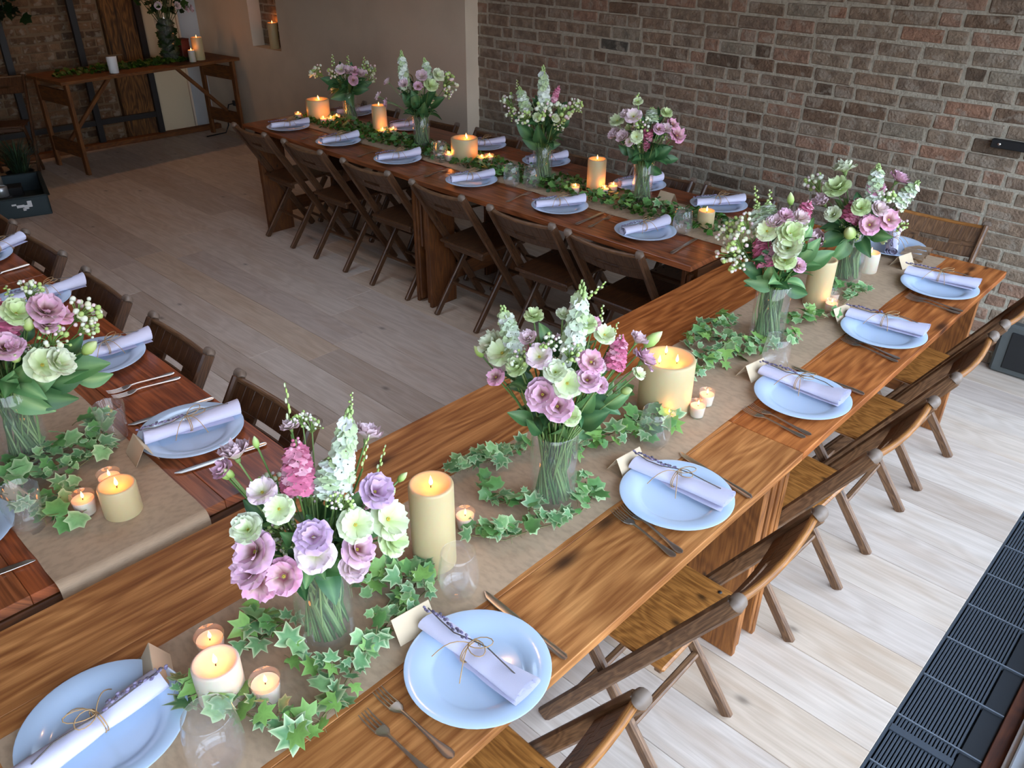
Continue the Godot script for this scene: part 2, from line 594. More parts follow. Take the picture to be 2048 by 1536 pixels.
func build_room() -> void:
	var r := RandomNumberGenerator.new()
	r.seed = 5
	# floor: oak planks running away from the window wall, on a dark base
	var fl := struct("floor", span(Vector3(-2.7, -0.2, -8.9), Vector3(4.5, -0.022, 0.6)), M["pit"])
	var x := -2.6
	while x < 4.24:
		var w := 0.194
		var z := -0.2435
		var first := true
		while z > -8.3:
			var l := r.randf_range(0.5, 1.9) if first else r.randf_range(1.5, 2.2)
			first = false
			var z2 := maxf(z - l, -8.3)
			if minf(x + w, 4.24) - x > 0.03 and z - z2 > 0.02:
				var b := MB.new()
				b.box(Vector3((x + minf(x + w, 4.24)) / 2.0, -0.0105 + r.randf_range(-0.0004, 0.0), (z + z2) / 2.0), Vector3(minf(w, 4.24 - x) - 0.0012, 0.02, z - z2 - 0.0012), 0.0014, Basis(), Vector2(r.randf() * 0.2, r.randi_range(0, 3) * 0.2 + 0.002))
				part("plank", b.mesh(), M["oak_%d" % (r.randi() % 6)], fl)
			z = z2
		x += w
	# brick wall on the right
	var wr := struct("wall_right", span(Vector3(4.243, 0, -8.6), Vector3(4.45, 2.65, 0.35)), M["mortar"])
	brickwork(wr, -4.43, 0.03, 0.0, 2.62, func(u, v, o): return Vector3(4.243 - o, v, u), Basis(Vector3.UP, PI / 2), 71, func(_u, _v): return true, 300)
	# the white plastered wall in front of it, with a deep niche
	var wp := MB.new()
	var xa := 4.12
	var xb := 4.243
	for q in [[-8.35, -7.25, 0.0, 2.65], [-6.775, -4.385, 0.0, 2.65], [-7.25, -6.775, 0.0, 0.877], [-7.25, -6.775, 1.75, 2.65]]:
		wp.box(Vector3((xa + xb) / 2, (q[2] + q[3]) / 2, (q[0] + q[1]) / 2), Vector3(xb - xa, q[3] - q[2], q[1] - q[0]), 0.0)
	var wps := struct("wall_right_plaster", wp.mesh(), M["plaster"])
	brickwork(wps, -7.25, -6.775, 0.877, 1.75, func(u, v, o): return Vector3(4.243 - o, v, u), Basis(Vector3.UP, PI / 2), 72, func(_u, _v): return true, 60)
	# back wall: brick behind a steel-framed screen, a rough post, a cream and a grey panel
	var wb := struct("wall_back", span(Vector3(-2.7, 0, -8.55), Vector3(4.3, 2.65, -8.303)), M["back_mortar"])
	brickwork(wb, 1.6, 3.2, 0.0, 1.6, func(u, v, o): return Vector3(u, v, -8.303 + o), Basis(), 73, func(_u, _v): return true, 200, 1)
	var rough := MB.new()
	rough.box(Vector3(3.35, 1.3, -8.255), Vector3(0.3, 2.6, 0.09), 0.012, Basis(), Vector2.ZERO, 0.006, r)
	part("post", rough.mesh(), M["post_wood"], wb)
	part("panel", span(Vector3(3.56, 0.03, -8.3), Vector3(3.885, 2.6, -8.22), 0.004), M["cream_paint"], wb)
	part("panel_edge", span(Vector3(3.885, 0.03, -8.3), Vector3(3.905, 2.6, -8.2), 0.003), M["plaster"], wb)
	part("panel", span(Vector3(3.92, 0.03, -8.3), Vector3(4.12, 2.6, -8.24), 0.004), M["grey_paint"], wb)
	var screen := struct("window_1", span(Vector3(1.2, 0.2, -8.2), Vector3(3.5, 0.25, -8.17)), M["black_steel"])
	tag(screen, "black steel framed screen before the dim brick back wall", "")
	for mx in [2.32, 2.93, 3.515]:
		part("mullion", span(Vector3(mx - 0.028, 0.02, -8.205), Vector3(mx + 0.028, 2.6, -8.165)), M["black_steel"], screen)
	struct("trim_1", span(Vector3(-2.6, 0.0, -8.205), Vector3(4.12, 0.045, -8.12), 0.004), M["old_wood"])
	# plain left wall out of view, dark to cut bounced light
	struct("wall_left", span(Vector3(-2.8, 0, -8.6), Vector3(-2.6, 2.65, 0.6)), M["unseen_wall_dark"])
	# roof light out of view in the ceiling, placed to light the middle floor
	var cb := MB.new()
	for q in [[-2.8, 4.5, -8.6, UNSEEN_ROOF_LIGHT[3]], [-2.8, 4.5, UNSEEN_ROOF_LIGHT[2], 0.6], [-2.8, UNSEEN_ROOF_LIGHT[0], UNSEEN_ROOF_LIGHT[3], UNSEEN_ROOF_LIGHT[2]], [UNSEEN_ROOF_LIGHT[1], 4.5, UNSEEN_ROOF_LIGHT[3], UNSEEN_ROOF_LIGHT[2]]]:
		cb.box(Vector3((q[0] + q[1]) / 2, 2.71, (q[2] + q[3]) / 2), Vector3(q[1] - q[0], 0.18, absf(q[3] - q[2])), 0.0)
	var ce := struct("ceiling", cb.mesh(), M["unseen_ceiling_tone"])
	var rl := struct("window_6", slab(Vector3((UNSEEN_ROOF_LIGHT[0] + UNSEEN_ROOF_LIGHT[1]) / 2, 2.79, (UNSEEN_ROOF_LIGHT[2] + UNSEEN_ROOF_LIGHT[3]) / 2), Vector3(0.05, 0.05, UNSEEN_ROOF_LIGHT[2] - UNSEEN_ROOF_LIGHT[3])), M["white_paint"])
	part("pane", span(Vector3(UNSEEN_ROOF_LIGHT[0], 2.758, UNSEEN_ROOF_LIGHT[3]), Vector3(UNSEEN_ROOF_LIGHT[1], 2.762, UNSEEN_ROOF_LIGHT[2]), 0.0), M["pane"], rl)
	for p in [Vector3(3.15, 2.62, -7.6), Vector3(1.5, 2.62, -4.9), Vector3(1.4, 2.62, -1.95)]:  # lamps out of view, placed to warm the back wall and middle floor
		var b := MB.new()
		b.lathe([Vector2(0, 0), Vector2(0.04, 0), Vector2(0.055, -0.004), Vector2(0.055, 0.004)], 20, p + Vector3(0, -0.006, 0))
		part("unseen_ceiling_lamp", b.mesh(), M["unseen_ceiling_lamp"], ce)
		var s := SpotLight3D.new()
		s.name = "unseen_ceiling_lamp_beam"
		add_child(s, true)
		s.position = p + Vector3(0, -0.03, 0)
		s.rotation.x = -PI / 2
		s.spot_angle = 52.0
		s.spot_angle_attenuation = 0.9
		s.light_color = rgb(255, 190, 130)
		s.light_energy = UNSEEN_LAMP_ENERGY
		s.light_size = 0.04
		s.spot_range = 12.0
		s.spot_attenuation = 2.0
		s.shadow_enabled = true
	# window wall behind the camera: low plinth, posts, head, panes
	var wf := MB.new()
	for q in [[-2.7, 4.5, -0.15, 0.07], [-2.7, 4.5, WIN_TOP, 2.65], [-2.7, WIN_LEFT, 0.07, WIN_TOP], [4.2, 4.5, 0.07, WIN_TOP]]:
		wf.box(Vector3((q[0] + q[1]) / 2, (q[2] + q[3]) / 2, 0.14), Vector3(q[1] - q[0], q[3] - q[2], 0.2), 0.004)
	struct("wall_front", wf.mesh(), M["grey_paint"])
	for k in 4:
		var a := lerpf(WIN_LEFT, 4.2, k / 4.0)
		var e := lerpf(WIN_LEFT, 4.2, (k + 1) / 4.0)
		var fr := MB.new()
		for q in [[a, a + 0.05, 0.07, WIN_TOP], [e - 0.05, e, 0.07, WIN_TOP], [a, e, 0.07, 0.12], [a, e, WIN_TOP - 0.05, WIN_TOP]]:
			fr.box(Vector3((q[0] + q[1]) / 2, (q[2] + q[3]) / 2, 0.11), Vector3(q[1] - q[0], q[3] - q[2], 0.06), 0.004)
		var wn := struct("window_%d" % (k + 2), fr.mesh(), M["white_paint"])
		part("pane", span(Vector3(a + 0.045, 0.115, 0.118), Vector3(e - 0.045, WIN_TOP - 0.045, 0.122), 0.0), M["pane"], wn)
	# the floor trench under the windows: frame, slats, cross bars, timber edge
	var gr := struct("floor_grille", span(Vector3(-2.6, -0.16, -0.243), Vector3(4.24, -0.07, -0.013), 0.0), M["pit"])
	tag(gr, "dark grey metal trench grille set in the floor along the window", "")
	part("edge_frame", span(Vector3(-2.6, -0.07, -0.243), Vector3(4.24, -0.001, -0.236), 0.0), M["grille_slat"], gr)
	for k in 17:
		var z := -0.2285 + k * 0.0095
		part("slat", span(Vector3(-2.6, -0.03, z - 0.0032), Vector3(4.24, -0.003, z + 0.0032), 0.0008), M["grille_slat"], gr)
	for k in 36:
		var xx := -2.45 + k * 0.1953 - 0.003
		if xx < 4.2:
			part("cross_bar", span(Vector3(xx - 0.0025, -0.02, -0.236), Vector3(xx + 0.0025, 0.0005, -0.016), 0.0008), M["grille_bar"], gr)
	part("end_bar", span(Vector3(1.775, -0.03, -0.236), Vector3(1.8, 0.001, -0.07), 0.001), M["grille_slat"], gr)
	part("blank_strip", span(Vector3(1.77, -0.03, -0.068), Vector3(4.24, -0.008, -0.013), 0.001), M["pit"], gr)
	struct("trim_2", span(Vector3(-2.6, -0.07, -0.013), Vector3(4.24, 0.004, 0.026), 0.002), M["sill_wood"])
	struct("trim_3", span(Vector3(-2.6, -0.07, 0.026), Vector3(4.24, 0.035, 0.04), 0.002), M["white_paint"])
	# the black plate let into the brick wall, and the box on the floor below
	var pl := thing("wall_plate", "thin black metal plate fixed flat to the brick wall at right", "wall plate", Vector3(4.225, 1.036, -0.80))
	part("plate", slab(Vector3(0, 0.019, 0), Vector3(0.03, 0.038, 0.39), 0.003), M["black_plastic"], pl)
	for z in [-0.16, 0.16]:
		var sc := MB.new()
		sc.lathe([Vector2(0, 0.003), Vector2(0.006, 0.002), Vector2(0.007, 0)], 10)
		part("screw", sc.mesh(), M["steel_blade"], pl, Transform3D(Basis(Vector3(0, 0, 1), PI / 2), Vector3(-0.015, 0.019, z)))
	var bx := thing("speaker", "dark grey floor box with black front panel standing against the brick wall", "speaker", Vector3(4.2, 0, -0.52))
	part("cabinet", slab(Vector3(0.0, 0.13, 0), Vector3(0.06, 0.26, 0.36), 0.012), M["box_grey"], bx)
	part("front_panel", slab(Vector3(-0.03, 0.13, 0.012), Vector3(0.012, 0.19, 0.28), 0.003), M["black_plastic"], bx)


# ---------------------------------------------------------------- tables
func trestle_end(p: Node3D, x: float, w: float, out: float, m: Material) -> void:
	for s in [-1, 1]:
		var b := MB.new()
		b.box(Vector3(x, 0.352, s * (w / 2 - 0.145)), Vector3(0.02, 0.704, 0.19), 0.002, Basis(), Vector2(0.1 * s, 0.03 * (s + 1)))
		part("leg", b.mesh(), m, p)
		b = MB.new()
		var zz: float = s * (w / 2 - 0.075)
		b.box(Vector3(x + out * 0.022, 0.352, zz), Vector3(0.018, 0.66, 0.045), 0.003)
		b.box(Vector3(x + out * 0.04, 0.50, zz), Vector3(0.018, 0.33, 0.032), 0.006)
		part("folding_brace", b.mesh(), m, p)
	part("cross_rail", slab(Vector3(x + out * 0.03, 0.66, 0), Vector3(0.04, 0.09, w - 0.16), 0.003), m, p)
	part("cross_rail", slab(Vector3(x + out * 0.022, 0.16, 0), Vector3(0.022, 0.09, w - 0.3), 0.003), m, p)


func trestle_table(label: String, at: Vector3, turn: float, l: float, w: float, top: Array, legs: Material, vo := 0.0) -> Node3D:
	var o := thing("trestle_table", label, "table", at, turn, "trestle tables set in a row")
	var pw := w / 4.0
	for k in 4:
		var b := MB.new()
		b.box(Vector3(0, TOP - 0.0125, -w / 2 + (k + 0.5) * pw), Vector3(l, 0.025, pw - 0.0006), 0.0012, Basis(), Vector2(rng.randf() * 0.5, fmod(vo + k * 0.083, 0.27)))
		part("plank", b.mesh(), top[k % top.size()], o)
	for s in [-1, 1]:
		trestle_end(o, s * (l / 2 - 0.06), w, s, legs)
	part("long_rail", slab(Vector3(0, 0.672, 0), Vector3(l - 0.2, 0.07, 0.022), 0.003), legs, o)
	return o


func runner(label: String, at: Vector3, turn: float, l: float, w: float, drape: bool, seed_: int) -> Node3D:
	var f := FastNoiseLite.new()
	f.seed = seed_
	f.frequency = 1.0
	var rows := []
	var n := int(l / 0.05)
	for k in n + 1:
		rows.append([l * k / n, 0.0])
	if drape:
		for k in 7:
			var a := PI / 2 * k / 6
			rows.append([l + 0.022 * sin(a), 0.022 * (cos(a) - 1.0)])
		for k in 4:
			rows.append([l + 0.022, -0.022 - 0.06 * (k + 1)])
	var pts := []
	for q in rows:
		var line := []
		for j in 9:
			var s := -1.0 + j / 4.0
			var zz: float = s * (w / 2 + 0.006 * f.get_noise_2d(q[0] * 3.0, s * 40.0))
			var lift: float = 0.0014 + 0.004 * maxf(0.0, f.get_noise_2d(q[0] * 4.0, zz * 9.0)) * (1.0 if absf(s) < 0.9 else 1.8)
			line.append(Vector3(q[0], q[1] + lift, zz))
		pts.append(line)
	var b := MB.new()
	b.sheet(pts, [], Color.WHITE, Vector2(l / w, 1))
	return single("paper_runner", b.mesh(), M["kraft"], label, "table runner", at, turn)


# ---------------------------------------------------------------- chairs; the sitter looks along -z
func chair_meshes() -> void:
	var d := Vector3(0, 0.77, 0.485)
	for s in [-1, 1]:
		var b := MB.new()
		b.bar(Vector3(s * 0.188, 0.0, -0.24), Vector3(s * 0.188, 0.765, 0.242), 0.020, 0.042, Vector3.RIGHT, 0.006, Vector2(0.1, 0.02 * s + 0.03))
		G["post%d" % s] = b.mesh()
		b = MB.new()
		b.bar(Vector3(s * 0.16, 0.0, 0.145), Vector3(s * 0.16, 0.43, -0.173), 0.020, 0.036, Vector3.RIGHT, 0.005, Vector2(0.5, 0.03 * s + 0.04))
		G["rear%d" % s] = b.mesh()
		b = MB.new()
		b.loft([Vector3(s * 0.199, 0.762, 0.240), Vector3(s * 0.196, 0.766, 0.2425), Vector3(s * 0.180, 0.766, 0.2425), Vector3(s * 0.177, 0.762, 0.240)], [0.012, 0.0175, 0.0175, 0.012], [0.012, 0.0185, 0.0185, 0.012], 14)
		G["cap%d" % s] = b.mesh()
	var t := MB.new()
	t.box(Vector3(0, 0.435, -0.08), Vector3(0.335, 0.016, 0.35), 0.005, Basis(Vector3.RIGHT, 0.05), Vector2(0.2, 0.05))
	G["seat"] = t.mesh()
	t = MB.new()
	t.box(Vector3(0, 0.42, -0.235), Vector3(0.30, 0.03, 0.02), 0.003)
	t.box(Vector3(0, 0.405, 0.07), Vector3(0.30, 0.03, 0.02), 0.003)
	G["seat_rail"] = t.mesh()
	t = MB.new()
	t.lathe([Vector2(0, 0.0025), Vector2(0.0045, 0.002), Vector2(0.006, 0)], 8)
	G["bolt"] = t.mesh()
	# the bowed back board with its hand slot
	var up := d.normalized()
	var out := Vector3(0, -up.z, up.y)
	t = MB.new()
	var piece := func(x0: float, x1: float, s0: float, s1: float) -> void:
		var n := maxi(1, int((x1 - x0) / 0.04))
		for k in n:
			var a := lerpf(x0, x1, float(k) / n)
			var e := lerpf(x0, x1, float(k + 1) / n)
			var mid := (a + e) / 2
			var bow := 0.016 * (1.0 - pow(mid / 0.18, 2))
			var slope := -0.032 * mid / (0.18 * 0.18)
			var c := Vector3(mid, 0, -0.24) + up * ((s0 + s1) / 2) + out * bow
			var xx := (Vector3.RIGHT + out * slope).normalized()
			t.box(c, Vector3((e - a) * 1.012, s1 - s0, 0.012), 0.0012, Basis(xx, up, xx.cross(up)), Vector2(a + 0.2, s0 * 0.4))
	piece.call(-0.18, 0.18, 0.818, 0.888)
	piece.call(-0.18, -0.065, 0.796, 0.818)
	piece.call(0.065, 0.18, 0.796, 0.818)
	piece.call(-0.18, 0.18, 0.752, 0.796)
	G["back_board"] = t.mesh()
	t = MB.new()
	var pts := []
	for k in 9:
		var xx := -0.18 + 0.045 * k
		pts.append(Vector3(xx, 0, -0.24) + up * 0.893 + out * 0.016 * (1.0 - pow(xx / 0.18, 2)))
	t.tube(pts, 0.0095, 8)
	G["top_rail"] = t.mesh()
	for q in [["front_stretcher", Vector3(-0.18, 0.13, -0.158), Vector3(0.18, 0.13, -0.158)], ["rear_stretcher", Vector3(-0.155, 0.165, 0.023), Vector3(0.155, 0.165, 0.023)]]:
		t = MB.new()
		t.bar(q[1], q[2], 0.014, 0.022, Vector3.UP, 0.004)
		G[q[0]] = t.mesh()


func make_chair(label: String, at: Vector3, turn: float, wood_mat: Material, seat_mat: Material, rail_mat: Material, group: String) -> Node3D:
	var o := thing("folding_chair", label, "chair", at, turn, group)
	var s := part("seat", G["seat"], seat_mat, o)
	for x in [-0.14, 0.14]:
		for z in [-0.225, -0.16, 0.065]:
			part("bolt", G["bolt"], M["black_steel"], s, Transform3D(Basis(), Vector3(x, 0.444 - (z + 0.08) * 0.05, z)))
	part("seat_rail", G["seat_rail"], wood_mat, o)
	part("back_board", G["back_board"], wood_mat, o)
	part("top_rail", G["top_rail"], rail_mat, o)
	for k in [-1, 1]:
		var p := part("front_leg", G["post%d" % k], wood_mat, o)
		part("cap", G["cap%d" % k], M["cap_wood"], p)
		part("rear_leg", G["rear%d" % k], wood_mat, o)
	part("front_stretcher", G["front_stretcher"], wood_mat, o)
	part("rear_stretcher", G["rear_stretcher"], wood_mat, o)
	return o


func build_furniture() -> void:
	trestle_table("pale pine head table half nearest the camera, with knotty boards, ending at the table joint", Vector3(0.88, 0, -1.0485), 0, 1.76, 0.837, [M["pine"]], M["trestle_wood"])
	trestle_table("head table half that ends near the brick wall, orange pine boards", Vector3(2.6185, 0, -1.0485), 0, 1.713, 0.837, [M["pine_warm"]], M["trestle_wood"], 0.1)
	trestle_table("dark mahogany far table half that meets the head table", Vector3(3.07, 0, -2.41), PI / 2 - 0.008, 1.735, 0.83, [M["mahogany"], M["mahogany_red"]], M["trestle_dark"], 0.05)
	trestle_table("dark mahogany far table half at the white wall end", Vector3(3.10, 0, -4.15), PI / 2 - 0.012, 1.735, 0.83, [M["mahogany"], M["mahogany_red"]], M["trestle_dark"], 0.15)
	trestle_table("dark red brown left table with its paper covered end at the head table", Vector3(0.405, 0, -2.395), PI / 2, 1.74, 0.862, [M["mahogany"], M["mahogany_red"]], M["trestle_dark"], 0.2)
	trestle_table("second left table half running off the left edge of view", Vector3(0.405, 0, -4.14), PI / 2, 1.74, 0.862, [M["mahogany"], M["mahogany_red"]], M["trestle_dark"], 0.11)
	runner("brown paper runner along the middle of the honey pine head table", Vector3(0.02, TOP, -1.03), 0, 3.42, 0.36, false, 3)
	runner("brown paper runner under the greenery of the far table", Vector3(3.11, TOP, -5.0), -PI / 2, 3.45, 0.36, true, 4)
	runner("brown paper runner draped over the end of the left table", Vector3(0.405, TOP, -4.95), -PI / 2, 3.425, 0.335, true, 5)
	chair_meshes()
	var near_labels := ["folding chair at the bottom edge, only its slotted back in view", "folding chair by the second nearest plate, its bolted wooden seat in full view", "folding chair just past the trestle under the table joint, window side", "second folding chair from the brick wall on the window side of head table", "folding chair nearest the brick wall on the window side of head table"]
	var xs := [0.645, 1.335, 2.035, 2.585, 3.09]
	var c0 := make_chair(near_labels[0], Vector3(xs[0], 0, -0.72), 0.0, M["chair_wood"], M["seat_wood"], M["chair_pale"], "folding chairs on the window side of the head table")
	for k in range(1, 5):
		copy(c0, Vector3(xs[k], 0, -0.72), [0.0, 0.02, -0.03, 0.02, -0.02][k], near_labels[k])
	copy(c0, Vector3(3.69, 0, -1.03), PI / 2 + 0.03, "folding chair alone at the wall end of the head table", "folding chair at the table end")
	var fz := [-1.92, -2.40, -2.965, -3.56, -4.16, -4.745]
	var fl := ["dark folding chair on the aisle side of far table, nearest the head table", "dark folding chair second from the head table, aisle side of far table", "dark folding chair just past the far table joint trestle, aisle side", "dark folding chair third from the white wall end, aisle side of far table", "dark folding chair second from the white wall end, aisle side of far table", "dark folding chair at the white wall end, aisle side of far table"]
	var d0: Node3D = null
	for k in 6:
		if k == 0:
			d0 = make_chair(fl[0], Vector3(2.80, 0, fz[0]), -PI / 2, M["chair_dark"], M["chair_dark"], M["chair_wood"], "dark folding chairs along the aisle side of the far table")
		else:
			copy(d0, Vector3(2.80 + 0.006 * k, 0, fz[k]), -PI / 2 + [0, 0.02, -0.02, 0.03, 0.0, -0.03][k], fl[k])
	var wz := [-1.88, -2.34, -2.95, -3.555, -4.12, -4.72]
	var wl := ["folding chair on the brick wall side of far table, nearest the head table", "folding chair by the brick wall, behind the pink topped vase", "folding chair by the brick wall, behind the tall white spire vase", "folding chair by the brick wall just past the plaster wall edge", "folding chair with red brown back showing before the white plaster wall", "folding chair at the far end on the wall side of far table"]
	for k in 6:
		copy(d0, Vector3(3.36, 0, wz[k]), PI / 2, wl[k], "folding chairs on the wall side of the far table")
	var lz := [-1.81, -2.38, -2.955, -3.55, -4.10]
	var ll := ["dark backed folding chair at left table beside the lowest full plate", "dark backed folding chair at left table, second from the head table", "dark backed folding chair at left table, third from the head table", "dark backed folding chair at left table, fourth from the head table", "folding chair at left table cut off by the left edge of view"]
	for k in 5:
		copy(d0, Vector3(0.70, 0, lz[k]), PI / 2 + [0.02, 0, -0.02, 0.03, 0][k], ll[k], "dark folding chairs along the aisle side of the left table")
	copy(d0, Vector3(2.03, 0, -7.72), PI * 0.85, "folding chair standing alone left of the back trestle table", "folding chair by the back table")


# ---------------------------------------------------------------- tableware
func tableware_meshes() -> void:
	var b := MB.new()
	b.lathe([Vector2(0, 0.0), Vector2(0.062, 0.0), Vector2(0.075, 0.003), Vector2(0.096, 0.011), Vector2(0.133, 0.0185), Vector2(0.1345, 0.0205), Vector2(0.132, 0.0215), Vector2(0.096, 0.0145), Vector2(0.088, 0.0085), Vector2(0.08, 0.0055), Vector2(0, 0.005)], 56)
	G["plate"] = b.mesh()
	# a rolled napkin: a loose spiral drawn out along x, flared at the open end, with a loose flap
	for kind in 3:
		var r := RandomNumberGenerator.new()
		r.seed = 300 + kind
		b = MB.new()
		var rows := []
		for k in 22:
			var s := float(k) / 21
			var x := lerpf(-0.125, 0.125, s)
			var pinch := 1.0 - 0.22 * exp(-pow((s - 0.45) / 0.09, 2)) + 0.20 * maxf(0, s - 0.7) / 0.3 * (1.0 + 0.6 * kind)
			var line := []
			for j in 41:
				var a := TAU * 2.4 * j / 40
				var rad := lerpf(0.004, 0.0235, float(j) / 40) * pinch
				rad += 0.0012 * sin(a * 3.0 + s * 5.0 + kind)
				line.append(Vector3(x + 0.004 * sin(a), 0.0215 * pinch * 0.82 + 0.78 * rad * sin(a + 0.9), rad * 1.12 * cos(a + 0.9)))
			var last: Vector3 = line[40]
			for j in range(1, 5):
				line.append(Vector3(x + 0.002 * j * (0.5 - s), maxf(0.0035, last.y - 0.010 * j * (1.0 - 0.1 * kind) + 0.002 * sin(s * 9.0 + j)), last.z + 0.0115 * j * (0.55 + 0.75 * s)))
			rows.append(line)
		b.sheet(rows, [], Color.WHITE, Vector2(1, 1))
		G["roll%d" % kind] = b.mesh()
		# the lavender sprig tucked under the twine
		b = MB.new()
		var pts := []
		for k in 7:
			pts.append(Vector3(lerpf(0.10, -0.13, k / 6.0), 0.043 + 0.006 * sin(k * 1.1) - 0.004 * absf(k - 3) / 3.0, 0.004 * sin(k * 1.7 + kind) - 0.006))
		b.tube(pts, 0.0013, 5, lin(92, 84, 78))
		for k in 26:
			var s := float(k) / 25
			var p: Vector3 = Vector3(lerpf(-0.02, -0.135, s), 0.0455 - 0.004 * s, 0.004 * sin(s * 6.0 + kind) - 0.006)
			b.ball(p + Vector3(r.randf_range(-0.002, 0.002), r.randf_range(-0.002, 0.003), r.randf_range(-0.004, 0.004)), Vector3(0.0042, 0.0026, 0.0028), 6, [lin(108, 98, 128), lin(134, 124, 150), lin(88, 80, 92)][k % 3])
		G["sprig%d" % kind] = b.mesh()
		# twine: two turns and a bow with long tails
		b = MB.new()
		for t in 2:
			pts = []
			for k in 21:
				var a := TAU * k / 20
				pts.append(Vector3(-0.012 + 0.004 * t, 0.0205 + 0.0195 * sin(a), 0.0245 * cos(a)))
			b.tube(pts, 0.0011, 5)
		for lp in [[0.045, 0.03], [0.04, -0.032]]:
			pts = []
			for k in 13:
				var a := TAU * k / 12
				pts.append(Vector3(-0.01 + lp[0] * 0.5 * (1.0 - cos(a)), 0.043 + 0.012 * sin(a * 0.5), lp[1] * sin(a) * 0.5 + lp[1] * 0.45 * (1.0 - cos(a)) * 0.5))
			b.tube(pts, 0.0010, 5)
		for lp in [[-0.05, 0.05], [0.03, 0.06]]:
			pts = []
			for k in 7:
				var s := k / 6.0
				pts.append(Vector3(-0.01 + lp[0] * s, 0.042 - 0.03 * s * s + 0.01 * sin(s * PI), lp[1] * s))
			b.tube(pts, 0.0010, 5)
		G["twine%d" % kind] = b.mesh()
	# fork: handle and neck, then the bowl of four tines
	b = MB.new()
	b.loft([Vector3(0.066, 0.0085, 0), Vector3(0.085, 0.0085, 0), Vector3(0.12, 0.006, 0), Vector3(0.15, 0.0045, 0), Vector3(0.178, 0.004, 0), Vector3(0.188, 0.004, 0), Vector3(0.193, 0.004, 0)], [0.0035, 0.003, 0.0036, 0.0055, 0.0098, 0.0088, 0.003], [0.0022, 0.0022, 0.002, 0.0018, 0.0018, 0.0016, 0.001], 10)
	G["fork_handle"] = b.mesh()
	b = MB.new()
	b.loft([Vector3(0.068, 0.0085, 0), Vector3(0.058, 0.0075, 0), Vector3(0.048, 0.0055, 0), Vector3(0.042, 0.005, 0)], [0.0035, 0.0105, 0.0122, 0.0118], [0.002, 0.0013, 0.0012, 0.0012], 10)
	for k in 4:
		var z := -0.0099 + 0.0066 * k
		b.loft([Vector3(0.046, 0.0053, z), Vector3(0.03, 0.0048, z), Vector3(0.014, 0.0062, z), Vector3(0.0, 0.0105, z)], [0.0019, 0.0017, 0.0015, 0.0008], [0.0011, 0.0011, 0.001, 0.0006], 6)
	G["fork_tines"] = b.mesh()
	b = MB.new()
	b.loft([Vector3(0.125, 0.0055, 0), Vector3(0.135, 0.006, 0), Vector3(0.16, 0.006, 0), Vector3(0.20, 0.0062, 0), Vector3(0.226, 0.0062, 0), Vector3(0.232, 0.006, 0)], [0.006, 0.0055, 0.0068, 0.0088, 0.0085, 0.004], [0.0038, 0.0035, 0.0042, 0.0052, 0.0048, 0.002], 10)
	G["knife_handle"] = b.mesh()
	b = MB.new()
	b.loft([Vector3(0.128, 0.0052, 0), Vector3(0.09, 0.005, 0.001), Vector3(0.045, 0.005, 0.001), Vector3(0.015, 0.005, 0.0), Vector3(0.0, 0.005, -0.004)], [0.0068, 0.0092, 0.0095, 0.0078, 0.002], [0.0014, 0.0013, 0.0012, 0.001, 0.0006], 8)
	G["knife_blade"] = b.mesh()
	# tent card
	b = MB.new()
	for s in [-1, 1]:
		b.box(Vector3(0, 0.0225, s * 0.0145), Vector3(0.085, 0.0535, 0.0006), 0.0, Basis(Vector3.RIGHT, -s * 0.56))
	G["tent"] = b.mesh()
	# stemless wine tumbler, wine glass
	b = MB.new()
	b.lathe([Vector2(0, 0.0), Vector2(0.026, 0.0), Vector2(0.033, 0.004), Vector2(0.040, 0.022), Vector2(0.0425, 0.045), Vector2(0.040, 0.075), Vector2(0.035, 0.108), Vector2(0.0342, 0.109), Vector2(0.0335, 0.108), Vector2(0.0385, 0.075), Vector2(0.041, 0.045), Vector2(0.038, 0.024), Vector2(0.030, 0.010), Vector2(0, 0.008)], 40)
	G["tumbler"] = b.mesh()
	b = MB.new()
	b.lathe([Vector2(0, 0.0), Vector2(0.027, 0.0), Vector2(0.029, 0.003), Vector2(0.0405, 0.098), Vector2(0.0395, 0.1), Vector2(0.0385, 0.098), Vector2(0.0275, 0.014), Vector2(0, 0.011)], 10)
	G["facet_glass"] = b.mesh()
	# votive: cup, wax
	b = MB.new()
	b.lathe([Vector2(0, 0.0), Vector2(0.0205, 0.0), Vector2(0.022, 0.002), Vector2(0.0275, 0.052), Vector2(0.0270, 0.0535), Vector2(0.0262, 0.052), Vector2(0.0212, 0.004), Vector2(0, 0.004)], 28)
	G["votive_cup"] = b.mesh()
	b = MB.new()
	b.lathe([Vector2(0, 0.0045), Vector2(0.0208, 0.0045), Vector2(0.0250, 0.040), Vector2(0.0242, 0.0412), Vector2(0.012, 0.039), Vector2(0, 0.0385)], 24)
	G["votive_wax"] = b.mesh()
	b = MB.new()
	b.tube([Vector3.ZERO, Vector3(0.0004, 0.004, 0), Vector3(0.0016, 0.009, 0.0005)], 0.0011, 6)
	G["wick"] = b.mesh()
	b = MB.new()
	b.lathe([Vector2(0, 0.0), Vector2(0.0028, 0.002), Vector2(0.0045, 0.006), Vector2(0.0042, 0.011), Vector2(0.0022, 0.018), Vector2(0, 0.025)], 12)
	G["flame"] = b.mesh()


func plate(label: String, at: Vector3, group: String) -> void:
	single("dinner_plate", G["plate"], M["china"], label, "plate", at, 0.0, group)


func napkin(label: String, at: Vector3, turn: float, kind: int, group: String) -> void:
	var o := thing("napkin", label, "napkin", at, turn, group)
	part("roll", G["roll%d" % kind], M["linen"], o)
	part("lavender_sprig", G["sprig%d" % kind], M["lavender"], o)
	part("twine_bow", G["twine%d" % kind], M["twine"], o)


